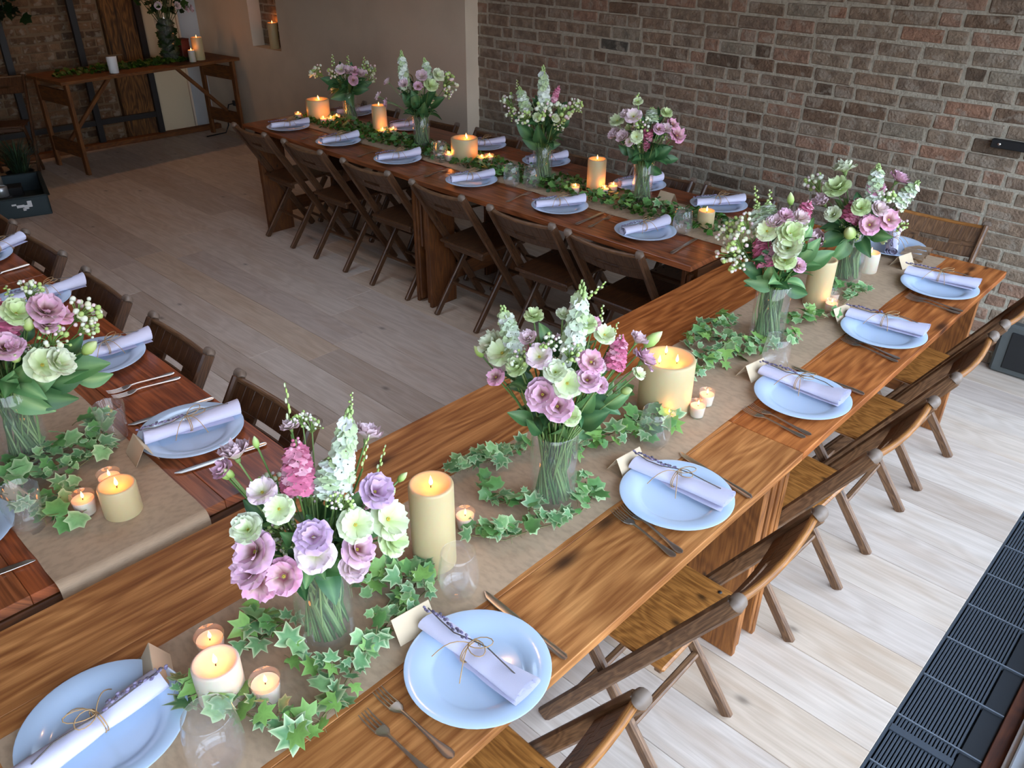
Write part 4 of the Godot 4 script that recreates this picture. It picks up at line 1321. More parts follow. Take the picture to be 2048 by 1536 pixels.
func bouquet(label: String, vase_label: String, at: Vector2, yaw: float, list: Array, small: bool, centre: float, reach: float, seed_: int) -> void:
	var r := RandomNumberGenerator.new()
	r.seed = seed_
	var base := Vector3(at.x, TOP + 0.0015, at.y)
	var vn := "vase_small" if small else "vase"
	var hv := 0.185 if small else 0.2
	var vs := thing("glass_vase", vase_label, "vase", base, yaw, "clear cylinder vases")
	part("glass", G[vn], M["glass"], vs)
	part("water", G[vn + "_water"], M["water"], vs)
	var o := thing("bouquet", label, "flowers", base, yaw, "bouquets of pink and white flowers")
	var names := {0: "pink_lisianthus", 1: "white_lisianthus", 2: "pink_stock_spike", 3: "white_stock_spike", 4: "flower_bud", 5: "waxflower_cluster", 6: "leaf", 7: "pale_lisianthus", 8: "green_sprig", 9: "mauve_lisianthus"}
	var stems := MB.new()
	var heart := Vector3(0, centre - 0.09, 0)
	var stem := func(p: Vector3, w: float) -> void:
		var foot := Vector3(r.randf_range(-0.033, 0.033), 0.022, r.randf_range(-0.033, 0.033))
		var neck := Vector3(clampf(p.x * 0.3, -0.04, 0.04), hv * 0.95, clampf(p.z * 0.3, -0.04, 0.04))
		stems.tube([foot, foot.lerp(neck, 0.5) + Vector3(r.randf_range(-0.01, 0.01), 0, r.randf_range(-0.01, 0.01)), neck, neck.lerp(p, 0.55) + Vector3(0, 0.012, 0), p], w, 5, [lin(104, 136, 72), lin(88, 122, 60), lin(128, 156, 92)][r.randi() % 3])
	var extra := []
	for k in 9:      # the side turned from the camera
		var a := r.randf_range(PI * 1.05, PI * 1.95)
		extra.append([[1, 7, 5, 0][k % 4], cos(a) * reach * 0.75, centre + r.randf_range(-0.09, 0.03), sin(a) * reach * 0.75 - 0.01, 0.024])
	for q in list + extra:
		var t: int = q[0]
		var p := Vector3(q[1], q[2], q[3])
		if t in [2, 3, 8]:
			var rad: float = q[4]
			var tip := Vector3(q[5], q[6], q[7])
			var d := tip - p
			var key := "f8_0" if t == 8 else "f%d_%d" % [t, r.randi() % 3]
			part(names[t], G[key], M["petal"] if t != 8 else M["leaf"], o, Transform3D(basis_up(d, r.randf() * TAU) * Basis.from_scale(Vector3(rad * (1.25 if t != 8 else 1.0), d.length(), rad * (1.25 if t != 8 else 1.0))), p))
			stem.call(p, 0.0019)
			continue
		var out := (p - heart).normalized()
		var s: float = q[4]
		if t == 6:
			var dir := (p - Vector3(0, hv, 0)).normalized()
			var lb := Basis.looking_at(-dir.cross(Vector3(0, 1, 0.2)).normalized(), Vector3.UP)
			var x := dir
			var zz := x.cross(Vector3(0, 0.35, 1)).normalized()
			part("leaf", G["leaf%d" % (1 if small else r.randi() % 3)], M["leaf"], o, Transform3D(Basis(x, zz.cross(x), zz).rotated(x, r.randf_range(-0.5, 0.5)) * Basis.from_scale(Vector3(s * 2.0, s * 1.9, s * 2.0)), p - x * s))
			continue
		var facing := (out + Vector3(0, 0.30, 0.35 if p.z > 0 else 0.0) + Vector3(r.randf_range(-1, 1), r.randf_range(-1, 1), r.randf_range(-1, 1)) * 0.28).normalized()
		var bs := basis_up(facing, r.randf() * TAU) * Basis.from_scale(Vector3.ONE * s * ((0.95 if small else 1.12) if t in [0, 1, 7, 9] else 1.15))
		var mesh_key := "f4_0" if t == 4 else ("f5_%d" % (r.randi() % 2) if t == 5 else "f%d_%d" % [t, r.randi() % 3])
		var fl := part(names[t], G[mesh_key], M["petal"], o, Transform3D(bs, p))
		if t in [0, 1, 7, 9] and s > 0.015:
			part("stamens", G["stamens"], M["petal"], fl, Transform3D(Basis.from_scale(Vector3.ONE * 0.75), Vector3.ZERO))
		stem.call(p - facing * s * 0.25, 0.0019 if t != 5 else 0.0014)
	for k in 26:     # green fill round the neck and among the flowers
		var a := r.randf() * TAU
		var lift := r.randf()
		var p := Vector3(cos(a), 0, sin(a)) * lerpf(0.02, 0.05, lift) + Vector3(0, lerpf(hv - 0.01, centre - 0.04, lift), 0)
		var x := (Vector3(cos(a), r.randf_range(-0.3, 1.0), sin(a))).normalized()
		var zz := x.cross(Vector3.UP).normalized()
		var s := r.randf_range(0.06, 0.11)
		part("leaf", G["leaf%d" % (1 if small else r.randi() % 3)], M["leaf"], o, Transform3D(Basis(x, zz.cross(x), zz).rotated(x, r.randf_range(-0.8, 0.8)) * Basis.from_scale(Vector3(s, s, s * 0.9)), p))
	for k in (26 if small else 46):      # small leaves and clusters low between the blooms
		var a := r.randf() * TAU
		var e := r.randf_range(-0.35, 0.95)
		var dir := Vector3(cos(a) * sqrt(1.0 - e * e), e, sin(a) * sqrt(1.0 - e * e))
		var p := Vector3(0, centre - 0.03, 0) + dir * reach * Vector3(0.74, 0.72, 0.74) * r.randf_range(0.55, 1.0)
		if k % 3 == 0:
			part("waxflower_cluster", G["f5_%d" % (k % 2)], M["petal"], o, Transform3D(basis_up(dir, a) * Basis.from_scale(Vector3.ONE * r.randf_range(0.016, 0.026)), p))
			stem.call(p - dir * 0.012, 0.0012)
		else:
			var x := (dir + Vector3(0, 0.5, 0)).normalized()
			var zz := x.cross(Vector3(sin(k), 1, cos(k))).normalized()
			var s := r.randf_range(0.04, 0.07)
			part("leaf", G["leaf%d" % (1 if small else r.randi() % 3)], M["leaf"], o, Transform3D(Basis(x, zz.cross(x), zz) * Basis.from_scale(Vector3(s, s, s)), p))
	for k in (22 if small else 34):      # stalks packed in the vase
		var a := r.randf() * TAU
		var q := r.randf() * TAU
		stems.tube([Vector3(cos(a), 0, sin(a)) * 0.04 + Vector3(0, 0.018, 0), Vector3(cos(a + 0.6), 0, sin(a + 0.6)) * 0.030 + Vector3(0, hv * 0.5, 0), Vector3(cos(q), 0, sin(q)) * 0.040 + Vector3(0, hv + 0.03, 0)], r.randf_range(0.002, 0.0038), 5, [lin(70, 104, 48), lin(56, 92, 42), lin(92, 124, 64), lin(112, 140, 84)][k % 4])
	part("stems", stems.mesh(), M["leaf"], o)


# ivy laid along a path of (x, z); each leaf a part, the vine one part
func garland(label: String, paths: Array, per_metre: float, size: float, spread: float, seed_: int, kinds := [0, 1, 2, 3]) -> Node3D:
	var r := RandomNumberGenerator.new()
	r.seed = seed_
	var o := thing("ivy_garland", label, "garland", Vector3(paths[0][0].x, TOP + 0.0015, paths[0][0].y))
	var vine := MB.new()
	for path in paths:
		var pts := []
		for q in path:
			pts.append(Vector3(q.x - paths[0][0].x, 0.006 + r.randf() * 0.008, q.y - paths[0][0].y))
		vine.tube(pts, 0.0018, 5, lin(112, 104, 64))
		for k in pts.size() - 1:
			var l: float = pts[k].distance_to(pts[k + 1])
			var n := maxi(1, int(l * per_metre * 1.6 + 0.5))
			for j in n:
				var p: Vector3 = pts[k].lerp(pts[k + 1], (j + r.randf()) / n)
				p += Vector3(r.randf_range(-1, 1) * spread, r.randf_range(0.006, 0.034), r.randf_range(-1, 1) * spread)
				var s := size * (r.randf_range(0.4, 0.75) if r.randf() < 0.55 else r.randf_range(0.85, 1.25))
				var tilt := Vector3(r.randf_range(-0.8, 0.8), 1.0, r.randf_range(-0.5, 0.9)).normalized()
				part("ivy_leaf", G["ivy%d" % kinds[r.randi() % kinds.size()]], M["leaf"], o, Transform3D(basis_up(tilt, r.randf() * TAU) * Basis.from_scale(Vector3.ONE * s), p))
	part("vine", vine.mesh(), M["leaf"], o)
	return o


# small mixed foliage nobody could count, as one part
func foliage(parent: Node3D, boxes: Array, count: int, size: float, seed_: int, tints: Array, called := "foliage") -> void:
	var r := RandomNumberGenerator.new()
	r.seed = seed_
	var mm := MultiMesh.new()
	mm.transform_format = MultiMesh.TRANSFORM_3D
	mm.use_colors = true
	mm.mesh = G["ivy1"]
	mm.instance_count = count
	for k in count:
		var q: Array = boxes[r.randi() % boxes.size()]
		var p := Vector3(r.randf_range(q[0], q[1]), r.randf_range(q[2], q[3]), r.randf_range(q[4], q[5]))
		var b := basis_up(Vector3(r.randf_range(-1, 1), 0.8, r.randf_range(-1, 1)), r.randf() * TAU) * Basis.from_scale(Vector3.ONE * size * r.randf_range(0.5, 1.2))
		mm.set_instance_transform(k, Transform3D(b, p))
		mm.set_instance_color(k, tints[r.randi() % tints.size()])
	var o := MultiMeshInstance3D.new()
	o.name = called
	o.multimesh = mm
	o.material_override = M["leaf"]
	parent.add_child(o, true)
	o.set_meta("kind", "stuff")


func build_flowers() -> void:
	flower_meshes()
	bouquet("nearest bouquet of pink and white flowers with a strong pink spike", "clear glass vase of the nearest bouquet, left of the tall candle", Vector2(0.553, -1.011), -0.501, [[0,-.09,.315,.101,.034], [0,-.1,.276,.099,.03], [0,-.094,.253,.1,.032], [0,-.054,.271,.121,.029], [7,-.001,.307,.126,.03], [9,0,.337,.119,.027],
		[0,.064,.291,.116,.029], [7,.053,.261,.119,.023], [4,.07,.243,.11,.011], [1,.068,.334,.105,.028], [1,.124,.306,.073,.035], [1,.124,.267,.076,.029],
		[9,.108,.361,.063,.029], [4,.138,.337,.04,.013], [7,.111,.412,-.02,.023], [4,.168,.319,-.02,.011], [7,-.101,.416,-.02,.025], [0,-.124,.395,-.02,.019],
		[7,-.067,.4,.063,.023], [1,-.045,.382,.089,.023], [1,-.097,.348,.084,.024], [2,-.013,.385,.056,.023,-.004,.473,.036], [3,.051,.374,.055,.019,.086,.517,.035], [3,.031,.372,.06,.022,.051,.435,.04],
		[8,-.01,.448,-.02,.008,-.007,.536,-.04], [7,-.009,.457,-.02,.016], [8,.096,.387,.027,.007,.114,.441,.007], [8,.115,.363,.03,.007,.141,.416,.01], [8,.089,.469,-.02,.008,.098,.5,-.04], [4,-.126,.39,-.02,.012],
		[4,-.118,.396,-.013,.011], [4,-.068,.442,-.02,.01], [5,.042,.379,.092,.015], [5,.025,.457,-.02,.016], [5,.011,.471,-.02,.015], [5,.056,.372,.092,.018],
		[6,-.003,.323,.068,.035], [6,.028,.222,.064,.045], [6,.051,.281,.066,.03], [6,-.041,.305,.067,.026], [6,.012,.17,.048,.042]], false, 0.279, 0.12, 601)
	bouquet("second bouquet in the middle of view, pale spikes over pink blooms", "clear glass vase of the bouquet in the middle of view", Vector2(1.161, -0.969), -0.875, [[3,-.09,.421,.042,.018,-.118,.51,.022], [1,-.136,.407,.005,.028], [1,-.115,.413,.049,.031], [1,-.079,.404,.09,.023], [4,-.172,.378,-.02,.014], [0,-.128,.358,.053,.019],
		[7,-.037,.434,.097,.026], [7,-.06,.456,.07,.017], [1,-.053,.488,.029,.019], [1,.006,.499,.039,.014], [3,.027,.417,.07,.021,.043,.579,.05], [8,.051,.511,-.02,.01,.094,.543,-.04],
		[1,.052,.488,.052,.021], [0,.069,.487,.045,.015], [1,.091,.468,.057,.021], [8,.083,.47,.034,.009,.086,.516,.014], [8,.11,.449,.035,.008,.119,.479,.015], [2,.115,.39,.055,.019,.127,.459,.035],
		[7,.161,.424,0,.019], [0,.177,.377,-.003,.029], [1,.168,.369,.034,.015], [4,.197,.423,-.02,.022], [0,.065,.429,.102,.025], [7,.08,.417,.102,.014],
		[0,.059,.396,.117,.026], [0,.085,.382,.111,.016], [1,-.004,.411,.116,.022], [1,.02,.391,.123,.029], [0,-.028,.363,.123,.033], [0,.002,.339,.128,.032],
		[1,.028,.318,.126,.021], [4,.143,.351,.074,.015], [5,-.077,.416,.087,.022], [5,-.017,.459,.086,.022], [5,.023,.445,.1,.022], [6,.079,.269,.052,.047],
		[6,.06,.315,.065,.042], [6,-.038,.238,.041,.042], [6,-.077,.248,.031,.033], [6,.129,.31,.043,.032], [6,.01,.227,.041,.044], [6,-.025,.355,.068,.042]], false, 0.348, 0.12, 602)
	bouquet("third bouquet on head table, left of the tall unlit candle", "clear glass vase left of the tall unlit candle", Vector2(2.274, -1.02), -1.149, [[8,-.092,.442,.023,.014,-.109,.5,.003], [8,-.057,.442,.033,.014,-.064,.496,.013], [3,-.06,.388,.06,.029,-.096,.454,.04], [7,.033,.427,.054,.025], [2,.034,.415,.037,.021,.053,.476,.017], [0,-.008,.431,.07,.025],
		[3,-.053,.416,.05,.024,-.065,.462,.03], [1,-.05,.395,.097,.031], [1,.014,.392,.091,.038], [1,.031,.415,.067,.029], [2,-.034,.282,.067,.029,-.072,.363,.047], [1,.016,.352,.104,.038],
		[1,.014,.317,.107,.032], [0,.053,.295,.085,.022], [5,-.161,.355,.049,.035], [5,-.126,.347,.086,.041], [5,-.145,.301,.071,.039], [5,-.117,.4,.071,.032],
		[5,-.112,.28,.09,.032], [6,.076,.33,.034,.052], [6,.111,.285,-.02,.053], [6,.064,.176,-.02,.044], [6,.014,.206,.024,.05], [6,-.046,.21,.034,.056],
		[6,-.082,.252,.049,.049], [4,-.001,.467,-.005,.018], [6,-.015,.255,.053,.049], [7,-.028,.413,.087,.024]], false, 0.322, 0.12, 603)
	bouquet("bouquet at the wall end of head table before the bricks", "glass vase hidden in leaves at the wall end of head table", Vector2(2.946, -1.05), -1.228, [[1,-.082,.396,-.02,.04], [5,-.17,.339,-.02,.041], [1,-.094,.348,.045,.044], [7,-.125,.294,.059,.034], [1,-.084,.271,.101,.028], [2,-.033,.25,.074,.03,-.014,.33,.054],
		[4,-.019,.223,.123,.037], [0,.037,.259,.118,.035], [0,.094,.276,.088,.038], [3,.031,.324,.058,.026,.021,.454,.038], [0,.093,.383,-.02,.036], [0,.031,.371,.052,.03],
		[3,.11,.314,.029,.026,.163,.403,.009], [7,-.104,.162,.07,.038], [6,.039,.161,.054,.052], [6,-.002,.064,-.02,.067], [5,.131,.253,.055,.028], [7,.052,.308,.099,.029],
		[1,-.001,.31,.108,.031], [6,-.082,.163,.045,.061], [6,-.04,.129,.042,.057], [6,.081,.209,.053,.048], [5,.069,.341,.067,.032]], false, 0.237, 0.12, 604)
	bouquet("bouquet at the left edge of view on the left table", "glass vase of the left table bouquet, deep in leaves", Vector2(0.368, -2.046), -0.178, [[0,.123,.4,.092,.039], [0,.116,.374,.111,.024], [0,.153,.384,.095,.025], [1,.067,.409,.083,.031], [4,.084,.386,.104,.02], [8,.068,.418,.043,.016,.068,.458,.023],
		[2,.029,.36,.062,.033,.042,.437,.042], [0,.023,.343,.108,.035], [0,.047,.346,.116,.02], [4,.038,.322,.12,.019], [5,.195,.372,.08,.038], [5,.192,.343,.097,.027],
		[5,.108,.439,.047,.027], [8,.153,.381,.058,.014,.161,.407,.038], [1,.082,.293,.132,.039], [1,.112,.288,.132,.033], [6,.16,.268,.066,.03], [4,.189,.296,.109,.024],
		[6,.037,.26,.066,.055], [6,.067,.23,.066,.063], [6,.119,.219,.065,.063], [6,.16,.224,.06,.07], [6,.013,.244,.058,.056], [6,.082,.174,.05,.064],
		[6,.039,.171,.04,.064], [6,.19,.18,.032,.043], [5,.124,.344,.122,.032], [6,.155,.298,.068,.041]], false, 0.287, 0.12, 605)
	bouquet("farthest bouquet beside the wide glowing candle at the white wall", "glass vase farthest down the far table", Vector2(3.267, -4.616), -0.616, [[1,-.209,.288,-.02,.036], [5,-.176,.302,-.02,.043], [7,-.031,.33,.1,.042], [7,.006,.315,.109,.038], [0,.044,.322,.101,.038], [0,.036,.266,.112,.038],
		[8,-.076,.34,.044,.021,-.081,.416,.024], [8,.015,.34,.059,.021,.016,.41,.039], [8,.103,.32,.04,.021,.123,.399,.02], [5,.135,.317,.027,.05], [8,.15,.282,-.002,.021,.186,.324,-.022], [5,.155,.254,-.02,.029],
		[5,-.081,.302,.088,.042], [7,.084,.298,.091,.032], [6,.015,.233,.06,.071], [6,.076,.197,.04,.064], [6,-.056,.168,.031,.071], [6,-.112,.247,.032,.064],
		[6,.007,.15,.029,.071], [6,.111,.226,.032,.05]], true, 0.27, 0.13, 606)
	bouquet("far table bouquet with a tall pale spire before the white wall", "glass vase second from the white wall end of far table", Vector2(3.125, -3.719), -0.699, [[3,-.079,.344,.064,.027,-.092,.541,.044], [3,.065,.366,.077,.024,.033,.505,.057], [7,.016,.413,.118,.036], [1,.058,.366,.126,.045], [1,.1,.414,.095,.039], [5,.164,.371,.05,.055],
		[5,.156,.319,.065,.033], [7,-.083,.369,.101,.03], [0,-.008,.365,.129,.03], [7,-.172,.36,-.02,.028], [7,-.234,.287,-.02,.031], [0,-.186,.253,-.02,.031],
		[6,-.029,.284,.065,.067], [6,.056,.283,.066,.067], [6,.011,.225,.049,.073], [6,-.072,.282,.053,.049], [6,.098,.265,.051,.055], [6,.008,.154,-.02,.056]], true, 0.339, 0.13, 607)
	bouquet("far table bouquet of small white blooms with tall white spire before bricks", "glass vase of dark leaves left of the far brick wall candle", Vector2(3.105, -2.745), -0.847, [[3,.001,.371,.081,.028,-.011,.574,.061], [3,-.084,.361,.071,.026,-.125,.476,.051], [2,.042,.407,.071,.015,.068,.483,.051], [5,-.174,.386,-.02,.042], [5,-.159,.346,.052,.031], [5,-.006,.372,.131,.051],
		[5,.086,.368,.106,.051], [5,.151,.383,.022,.034], [5,.074,.307,.109,.028], [1,-.032,.35,.132,.026], [1,.053,.343,.123,.023], [5,-.093,.334,.112,.041],
		[6,-.093,.272,.05,.063], [6,-.018,.25,.057,.068], [6,.056,.263,.053,.063], [6,-.055,.205,.024,.058], [6,.034,.189,.006,.053], [6,-.119,.307,.048,.042],
		[6,.104,.31,.047,.037], [8,.152,.364,.012,.013,.191,.346,-.008], [8,-.134,.453,.006,.013,-.138,.497,-.014]], true, 0.347, 0.13, 608)
	bouquet("far table bouquet topped with pink and lilac blooms before bricks", "glass vase on far table nearest the head table", Vector2(3.198, -2.186), -0.971, [[8,-.05,.444,.038,.024,-.056,.503,.018], [1,-.052,.465,.038,.027], [7,-.066,.409,.087,.043], [7,-.101,.41,.065,.029], [1,-.138,.378,.039,.041], [7,-.14,.311,.043,.034],
		[7,-.104,.311,.083,.034], [1,-.045,.327,.111,.034], [3,.016,.385,.064,.027,.012,.447,.044], [1,.077,.422,.058,.031], [0,.05,.362,.101,.031], [0,.133,.319,.015,.049],
		[0,.109,.376,.054,.034], [2,.006,.348,.069,.019,.001,.25,.049], [5,-.023,.382,.108,.038], [7,-.073,.3,.098,.024], [6,-.046,.228,.033,.059], [6,.024,.218,.027,.059],
		[6,.08,.243,.021,.054], [6,-.006,.145,-.02,.055], [6,.053,.148,-.02,.045], [6,-.095,.248,.027,.039], [6,.119,.199,-.02,.04], [7,.08,.356,.087,.029]], true, 0.337, 0.13, 609)
	var V := func(list: Array) -> Array:
		var out := []
		for k in range(0, list.size(), 2):
			out.append(Vector2(list[k], list[k + 1]))
		return out
	garland("pale edged ivy round the short candle and votive at lower left", [V.call([0.27, -1.07, 0.31, -1.03, 0.35, -0.93, 0.37, -0.86, 0.42, -0.85, 0.48, -0.87, 0.53, -0.90, 0.60, -0.92]), V.call([0.51, -1.08, 0.45, -1.09, 0.42, -1.07]), V.call([0.45, -1.0, 0.49, -0.96, 0.50, -0.91])], 78, 0.042, 0.022, 81, [0, 0, 2, 3])
	garland("ivy between the nearest vase and the tall lit candle", [V.call([0.58, -0.93, 0.66, -0.94, 0.72, -0.945, 0.79, -0.96]), V.call([0.66, -1.03, 0.72, -1.04, 0.76, -0.99, 0.72, -0.96]), V.call([0.45, -1.12, 0.50, -1.09])], 110, 0.036, 0.025, 82, [0, 1, 2, 3])
	garland("ivy ring round the base of the second vase", [V.call([0.93, -1.01, 0.97, -0.94, 1.04, -0.925, 1.09, -0.895, 1.15, -0.88, 1.22, -0.90, 1.26, -0.95]), V.call([1.07, -1.12, 1.05, -1.05, 1.09, -1.01, 1.10, -0.96]), V.call([1.05, -1.205, 1.15, -1.175, 1.26, -1.14])], 105, 0.035, 0.018, 83, [0, 1, 2])
	garland("ivy trail from the second vase to the wide candle's glass", [V.call([1.29, -1.07, 1.37, -1.04, 1.45, -1.0, 1.54, -1.0, 1.63, -1.02]), V.call([1.60, -1.20, 1.61, -1.12]), V.call([1.50, -0.965, 1.56, -0.95, 1.62, -0.94])], 95, 0.042, 0.028, 84, [0, 1, 3])
	garland("thick ivy and fern mat round the third vase", [V.call([1.88, -1.05, 1.98, -1.07, 2.08, -1.05, 2.15, -1.0, 2.24, -0.97, 2.33, -0.96]), V.call([2.05, -1.16, 2.16, -1.19, 2.30, -1.16]), V.call([2.1, -1.1, 2.2, -1.08]), V.call([2.34, -1.05, 2.42, -1.03, 2.5, -0.98, 2.55, -0.95])], 130, 0.035, 0.035, 85, [0, 1, 2, 3])
	garland("ivy trail at the foot of the right hand candles", [V.call([2.70, -0.95, 2.78, -0.955, 2.87, -0.95]), V.call([2.80, -1.08, 2.86, -1.02])], 80, 0.034, 0.02, 86, [0, 1, 2])
	garland("ivy spread over the paper at the end of the left table", [V.call([0.25, -1.95, 0.33, -1.94, 0.40, -1.88, 0.47, -1.90, 0.52, -1.93]), V.call([0.53, -2.06, 0.54, -1.97]), V.call([0.27, -1.87, 0.31, -1.77, 0.33, -1.68]), V.call([0.33, -2.02, 0.44, -1.98, 0.50, -2.0]), V.call([0.36, -1.83, 0.40, -1.80])], 85, 0.042, 0.028, 87, [0, 1, 2])
	var fg := garland("dark moss and ivy garland running down the far table", [V.call([3.10, -1.72, 3.12, -2.0, 3.07, -2.3, 3.10, -2.7, 3.07, -3.1, 3.12, -3.5, 3.10, -4.0, 3.14, -4.4, 3.12, -4.85])], 60, 0.034, 0.09, 88, [1, 1, 3, 0])
	var bx := []
	for k in 31:
		var z := -1.72 - k * 0.103
		bx.append([2.985 - 3.10, 3.22 - 3.10, 0.004, 0.035, z + 1.72 - 0.07, z + 1.72 + 0.07])
	foliage(fg, bx, 2200, 0.022, 89, [lin(170, 190, 120), lin(200, 220, 150), lin(120, 150, 80), lin(190, 180, 120)])


# ---------------------------------------------------------------- the dim far corner
func build_corner() -> void:
	var o := thing("trestle_table", "old timber trestle table with cross braced legs along the back screen", "table", Vector3(3.2, 0, -7.66), 0.11, "back table")
	var l := 1.70
	for k in 3:
		part("plank", slab(Vector3(0, 0.7475, -0.2 + 0.2 * k), Vector3(l, 0.025, 0.198), 0.003), M["old_wood"], o)
	for s in [-1, 1]:
		for z in [-0.25, 0.25]:
			part("leg", slab(Vector3(s * (l / 2 - 0.06), 0.367, z), Vector3(0.03, 0.735, 0.05), 0.003), M["old_wood"], o)
		for y in [0.2, 0.62]:
			part("cross_rail", slab(Vector3(s * (l / 2 - 0.06), y, 0), Vector3(0.022, 0.12, 0.5), 0.003), M["old_wood"], o)
		var b := MB.new()
		b.bar(Vector3(s * (l / 2 - 0.07), 0.26, 0.06), Vector3(s * 0.30, 0.73, 0.06), 0.03, 0.03, Vector3.BACK, 0.003)
		part("brace", b.mesh(), M["old_wood"], o)
	var gl := thing("ivy_garland", "dry moss garland laid along the back trestle table", "garland", Vector3(3.2, 0.7605, -7.64), 0.11)
	foliage(gl, [[-0.75, 0.0, 0.004, 0.04, -0.08, 0.1], [0.0, 0.5, 0.004, 0.03, -0.06, 0.1], [-0.4, 0.3, 0.004, 0.045, -0.05, 0.08]], 700, 0.035, 91, [lin(190, 180, 90), lin(150, 150, 70), lin(110, 120, 60)], "moss")
	var base := Vector3(3.53, 0.7605, -7.70)
	var vs := thing("glass_vase", "tall glass vase of dark leaves on the back trestle table", "vase", base)
	var b := MB.new()
	b.lathe([Vector2(0, 0), Vector2(0.075, 0), Vector2(0.08, 0.005), Vector2(0.07, 0.2), Vector2(0.085, 0.36), Vector2(0.082, 0.362), Vector2(0.066, 0.2), Vector2(0.074, 0.02), Vector2(0, 0.018)], 32)
	part("glass", b.mesh(), M["glass"], vs)
	var bo := thing("bouquet", "tall dark leafy arrangement on the back trestle table", "flowers", base)
	var st := MB.new()
	var r := RandomNumberGenerator.new()
	r.seed = 92
	for k in 26:
		var a := r.randf() * TAU
		var tip := Vector3(cos(a) * r.randf_range(0.05, 0.26), r.randf_range(0.55, 0.95), sin(a) * r.randf_range(0.05, 0.2))
		st.tube([Vector3(cos(a) * 0.045, 0.025, sin(a) * 0.045), Vector3(cos(a) * 0.04, 0.3, sin(a) * 0.04), tip], 0.0035, 5, lin(70, 84, 46))
	part("stems", st.mesh(), M["leaf"], bo)
	foliage(bo, [[-0.05, 0.05, 0.03, 0.34, -0.05, 0.05], [-0.05, 0.05, 0.03, 0.34, -0.05, 0.05], [-0.16, 0.16, 0.40, 0.9, -0.15, 0.15], [-0.24, 0.24, 0.5, 0.85, -0.18, 0.18]], 420, 0.07, 93, [lin(90, 100, 60), lin(120, 126, 84), lin(150, 144, 100)])
	for k in 9:
		var p := Vector3(r.randf_range(-0.2, 0.2), r.randf_range(0.42, 0.8), r.randf_range(0.02, 0.2))
		part("pale_lisianthus", G["f7_%d" % (k % 3)], M["petal"], bo, Transform3D(basis_up(p - Vector3(0, 0.4, 0), k) * Basis.from_scale(Vector3.ONE * 0.035), p))
	pillar("tall lit square-shouldered candle on the back trestle table", Vector3(3.745, 0.761, -7.58), 0.05, 0.195, M["wax"])
	pillar("short white lit candle beside it on the back trestle table", Vector3(3.645, 0.761, -7.52), 0.03, 0.10, M["wax_white"])
	var lb := thing("lantern_box", "small dark red box behind the candles on the back table", "box", Vector3(3.66, 0.7605, -7.70), 0.2)
	part("box_body", slab(Vector3(0, 0.085, 0), Vector3(0.09, 0.17, 0.09), 0.004), mat("dark_red", rgb(74, 26, 16), 0.6), lb)
	part("lid", slab(Vector3(0, 0.175, 0), Vector3(0.096, 0.012, 0.096), 0.004), M["dark_red"], lb)
	b = MB.new()
	b.lathe([Vector2(0, 0), Vector2(0.034, 0), Vector2(0.038, 0.003), Vector2(0.042, 0.13), Vector2(0.040, 0.132), Vector2(0.036, 0.12), Vector2(0, 0.11)], 24)
	var cup := thing("tumbler", "whitish tumbler on the front edge of the back table", "cup", Vector3(2.885, 0.7605, -7.42))
	part("cup", b.mesh(), M["white_paint"], cup)
	part("rim_bar", slab(Vector3(0, 0.138, 0), Vector3(0.19, 0.012, 0.018), 0.003), M["twig"], cup)
	pillar("lit pillar candle standing in the white wall's niche", Vector3(4.185, 0.8775, -6.98), 0.043, 0.215, M["wax"])
	# cable hanging from a plug on the white wall, under the back table
	b = MB.new()
	b.box(Vector3(0, 0.30, 0), Vector3(0.02, 0.05, 0.05), 0.004)
	var pg := thing("power_cable", "black cable and plug on the white wall under the back table", "cable", Vector3(4.108, 0, -7.75))
	part("plug", b.mesh(), M["black_plastic"], pg)
	b = MB.new()
	b.tube([Vector3(-0.01, 0.30, 0.0), Vector3(-0.05, 0.29, -0.03), Vector3(-0.06, 0.2, -0.07), Vector3(-0.05, 0.08, -0.1), Vector3(-0.08, 0.008, -0.12), Vector3(-0.3, 0.008, -0.1)], 0.006, 6)
	part("cord", b.mesh(), M["black_plastic"], pg)
	# crate with tins and glassware
	var turn := -0.25
	var cr := thing("storage_crate", "dark green plastic crate on the floor with a white mark on its front", "crate", Vector3(1.642, 0, -6.876), turn)
	var wd := 0.58
	var dp := 0.68
	b = MB.new()
	b.box(Vector3(0, 0.01, 0), Vector3(wd, 0.02, dp), 0.004)
	for s in [-1, 1]:
		b.box(Vector3(s * (wd / 2 - 0.008), 0.08, 0), Vector3(0.016, 0.14, dp), 0.004)
		b.box(Vector3(0, 0.08, s * (dp / 2 - 0.008)), Vector3(wd, 0.14, 0.016), 0.004)
	part("tub", b.mesh(), M["crate_plastic"], cr)
	b = MB.new()
	for s in [-1, 1]:
		b.box(Vector3(s * (wd / 2), 0.147, 0), Vector3(0.03, 0.012, dp + 0.03), 0.004)
		b.box(Vector3(0, 0.147, s * (dp / 2)), Vector3(wd + 0.03, 0.012, 0.03), 0.004)
	part("rim", b.mesh(), M["crate_plastic"], cr)
	b = MB.new()
	for q in [[0.10, 0.085, 0.05, 0.02], [0.135, 0.075, 0.03, 0.03], [0.16, 0.095, 0.03, 0.045], [0.06, 0.1, 0.03, 0.012], [0.12, 0.06, 0.02, 0.02]]:
		b.box(Vector3(q[0], q[1], dp / 2 + 0.001), Vector3(q[2], q[3], 0.003), 0.001)
	part("white_mark", b.mesh(), M["white_mark"], cr)
	var tn := MB.new()
	tn.lathe([Vector2(0, 0), Vector2(0.047, 0), Vector2(0.05, 0.003), Vector2(0.05, 0.07), Vector2(0.047, 0.073), Vector2(0.046, 0.066), Vector2(0, 0.066)], 24)
	var back := Basis(Vector3.UP, turn)
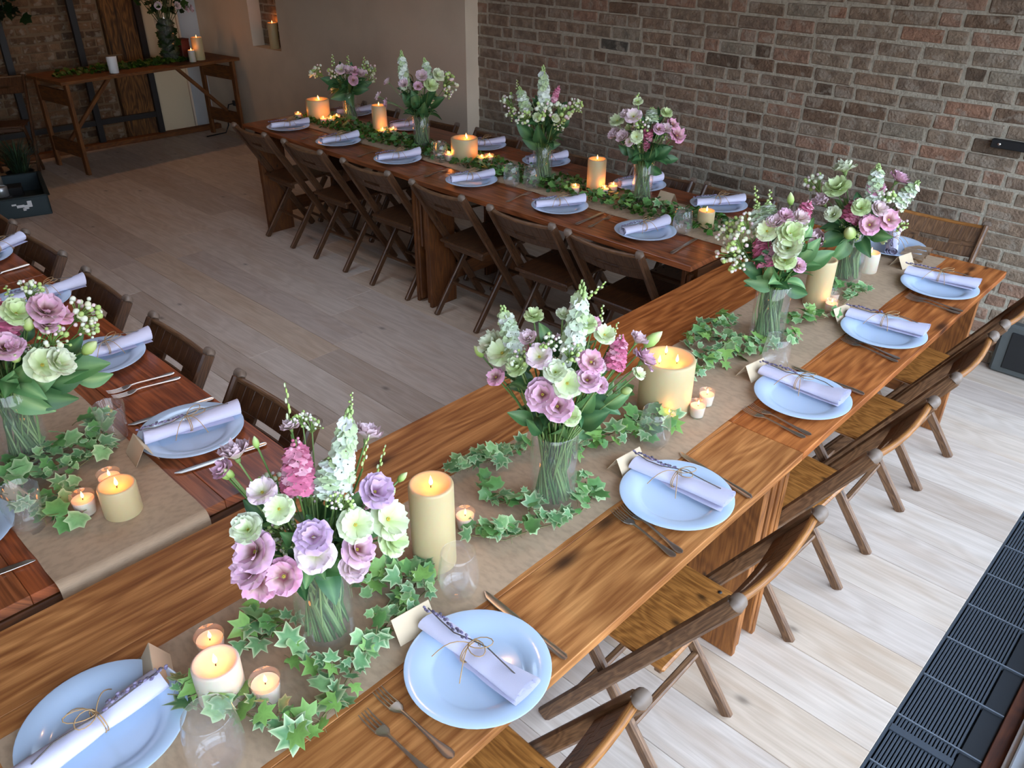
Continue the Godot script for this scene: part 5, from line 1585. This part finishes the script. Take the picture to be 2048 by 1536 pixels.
	single("tin", tn.mesh(), M["tin"], "upper pale tin standing at the back of the crate", "tin", Vector3(1.642, 0.02, -6.876) + back * Vector3(-0.02, 0.075, -0.27), 0, "tins in the crate")
	single("tin", tn.mesh(), M["tin"], "lower pale tin in the crate, nearer its front", "tin", Vector3(1.642, 0.02, -6.876) + back * Vector3(0.0, 0.04, -0.10), 0, "tins in the crate")
	single("cardboard_lining", slab(Vector3(0, 0.03, 0), Vector3(0.3, 0.075, 0.14), 0.006), M["black_plastic"], "dark block under the tins at the back of the crate", "box", Vector3(1.642, 0.021, -6.876) + back * Vector3(0, 0, -0.27), turn)
	for k in 7:
		var p := Vector3(1.642, 0.0225, -6.876) + back * Vector3(-0.18 + 0.055 * k, 0, 0.12 + 0.05 * ((k * 3) % 4))
		var g := single("jar", G["tumbler"], M["glass"], "small clear glass jar inside the green crate", "jar", p, k, "glass jars jumbled in the crate")
		g.scale = Vector3.ONE * 0.8
	# leafy plant between the chair and the crate
	var pp := thing("potted_plant", "dark feathery plant on the floor behind the green crate", "plant", Vector3(1.93, 0, -7.32))
	b = MB.new()
	b.lathe([Vector2(0, 0), Vector2(0.08, 0), Vector2(0.1, 0.12), Vector2(0.105, 0.13), Vector2(0.095, 0.13), Vector2(0.09, 0.11), Vector2(0, 0.11)], 24)
	part("pot", b.mesh(), M["black_plastic"], pp)
	var blades := MB.new()
	r.seed = 95
	for k in 110:
		var a := r.randf() * TAU
		var reach := r.randf_range(0.05, 0.22)
		var hh := r.randf_range(0.18, 0.42)
		blades.loft([Vector3(cos(a) * 0.05, 0.11, sin(a) * 0.05), Vector3(cos(a) * reach * 0.5, hh * 0.8, sin(a) * reach * 0.5), Vector3(cos(a) * reach, hh, sin(a) * reach)], [0.004, 0.006, 0.001], [0.001, 0.001, 0.0005], 5, Vector3.UP, [lin(44, 66, 44), lin(60, 84, 54), lin(36, 56, 40)][k % 3])
	var bl := part("blades", blades.mesh(), M["leaf"], pp)
	bl.set_meta("kind", "stuff")
	var tp := thing("hanging_plant", "dark green foliage hanging in the upper left corner of view", "plant", Vector3(2.26, 2.05, -7.75))
	var hs := MB.new()
	for k in 9:
		hs.tube([Vector3(0, 0.57, 0), Vector3(0.03 * (k - 4), 0.0, 0.02 * (k % 3)), Vector3(0.045 * (k - 4), -0.9 + 0.11 * absf(k - 3), 0.04 * (k % 3))], 0.005, 5, lin(40, 54, 36))
	part("stems", hs.mesh(), M["leaf"], tp)
	foliage(tp, [[-0.25, 0.12, -0.85, 0.2, -0.1, 0.12], [-0.2, 0.22, -0.62, 0.2, -0.1, 0.12]], 500, 0.08, 96, [lin(50, 76, 56), lin(40, 62, 48), lin(66, 90, 66)])
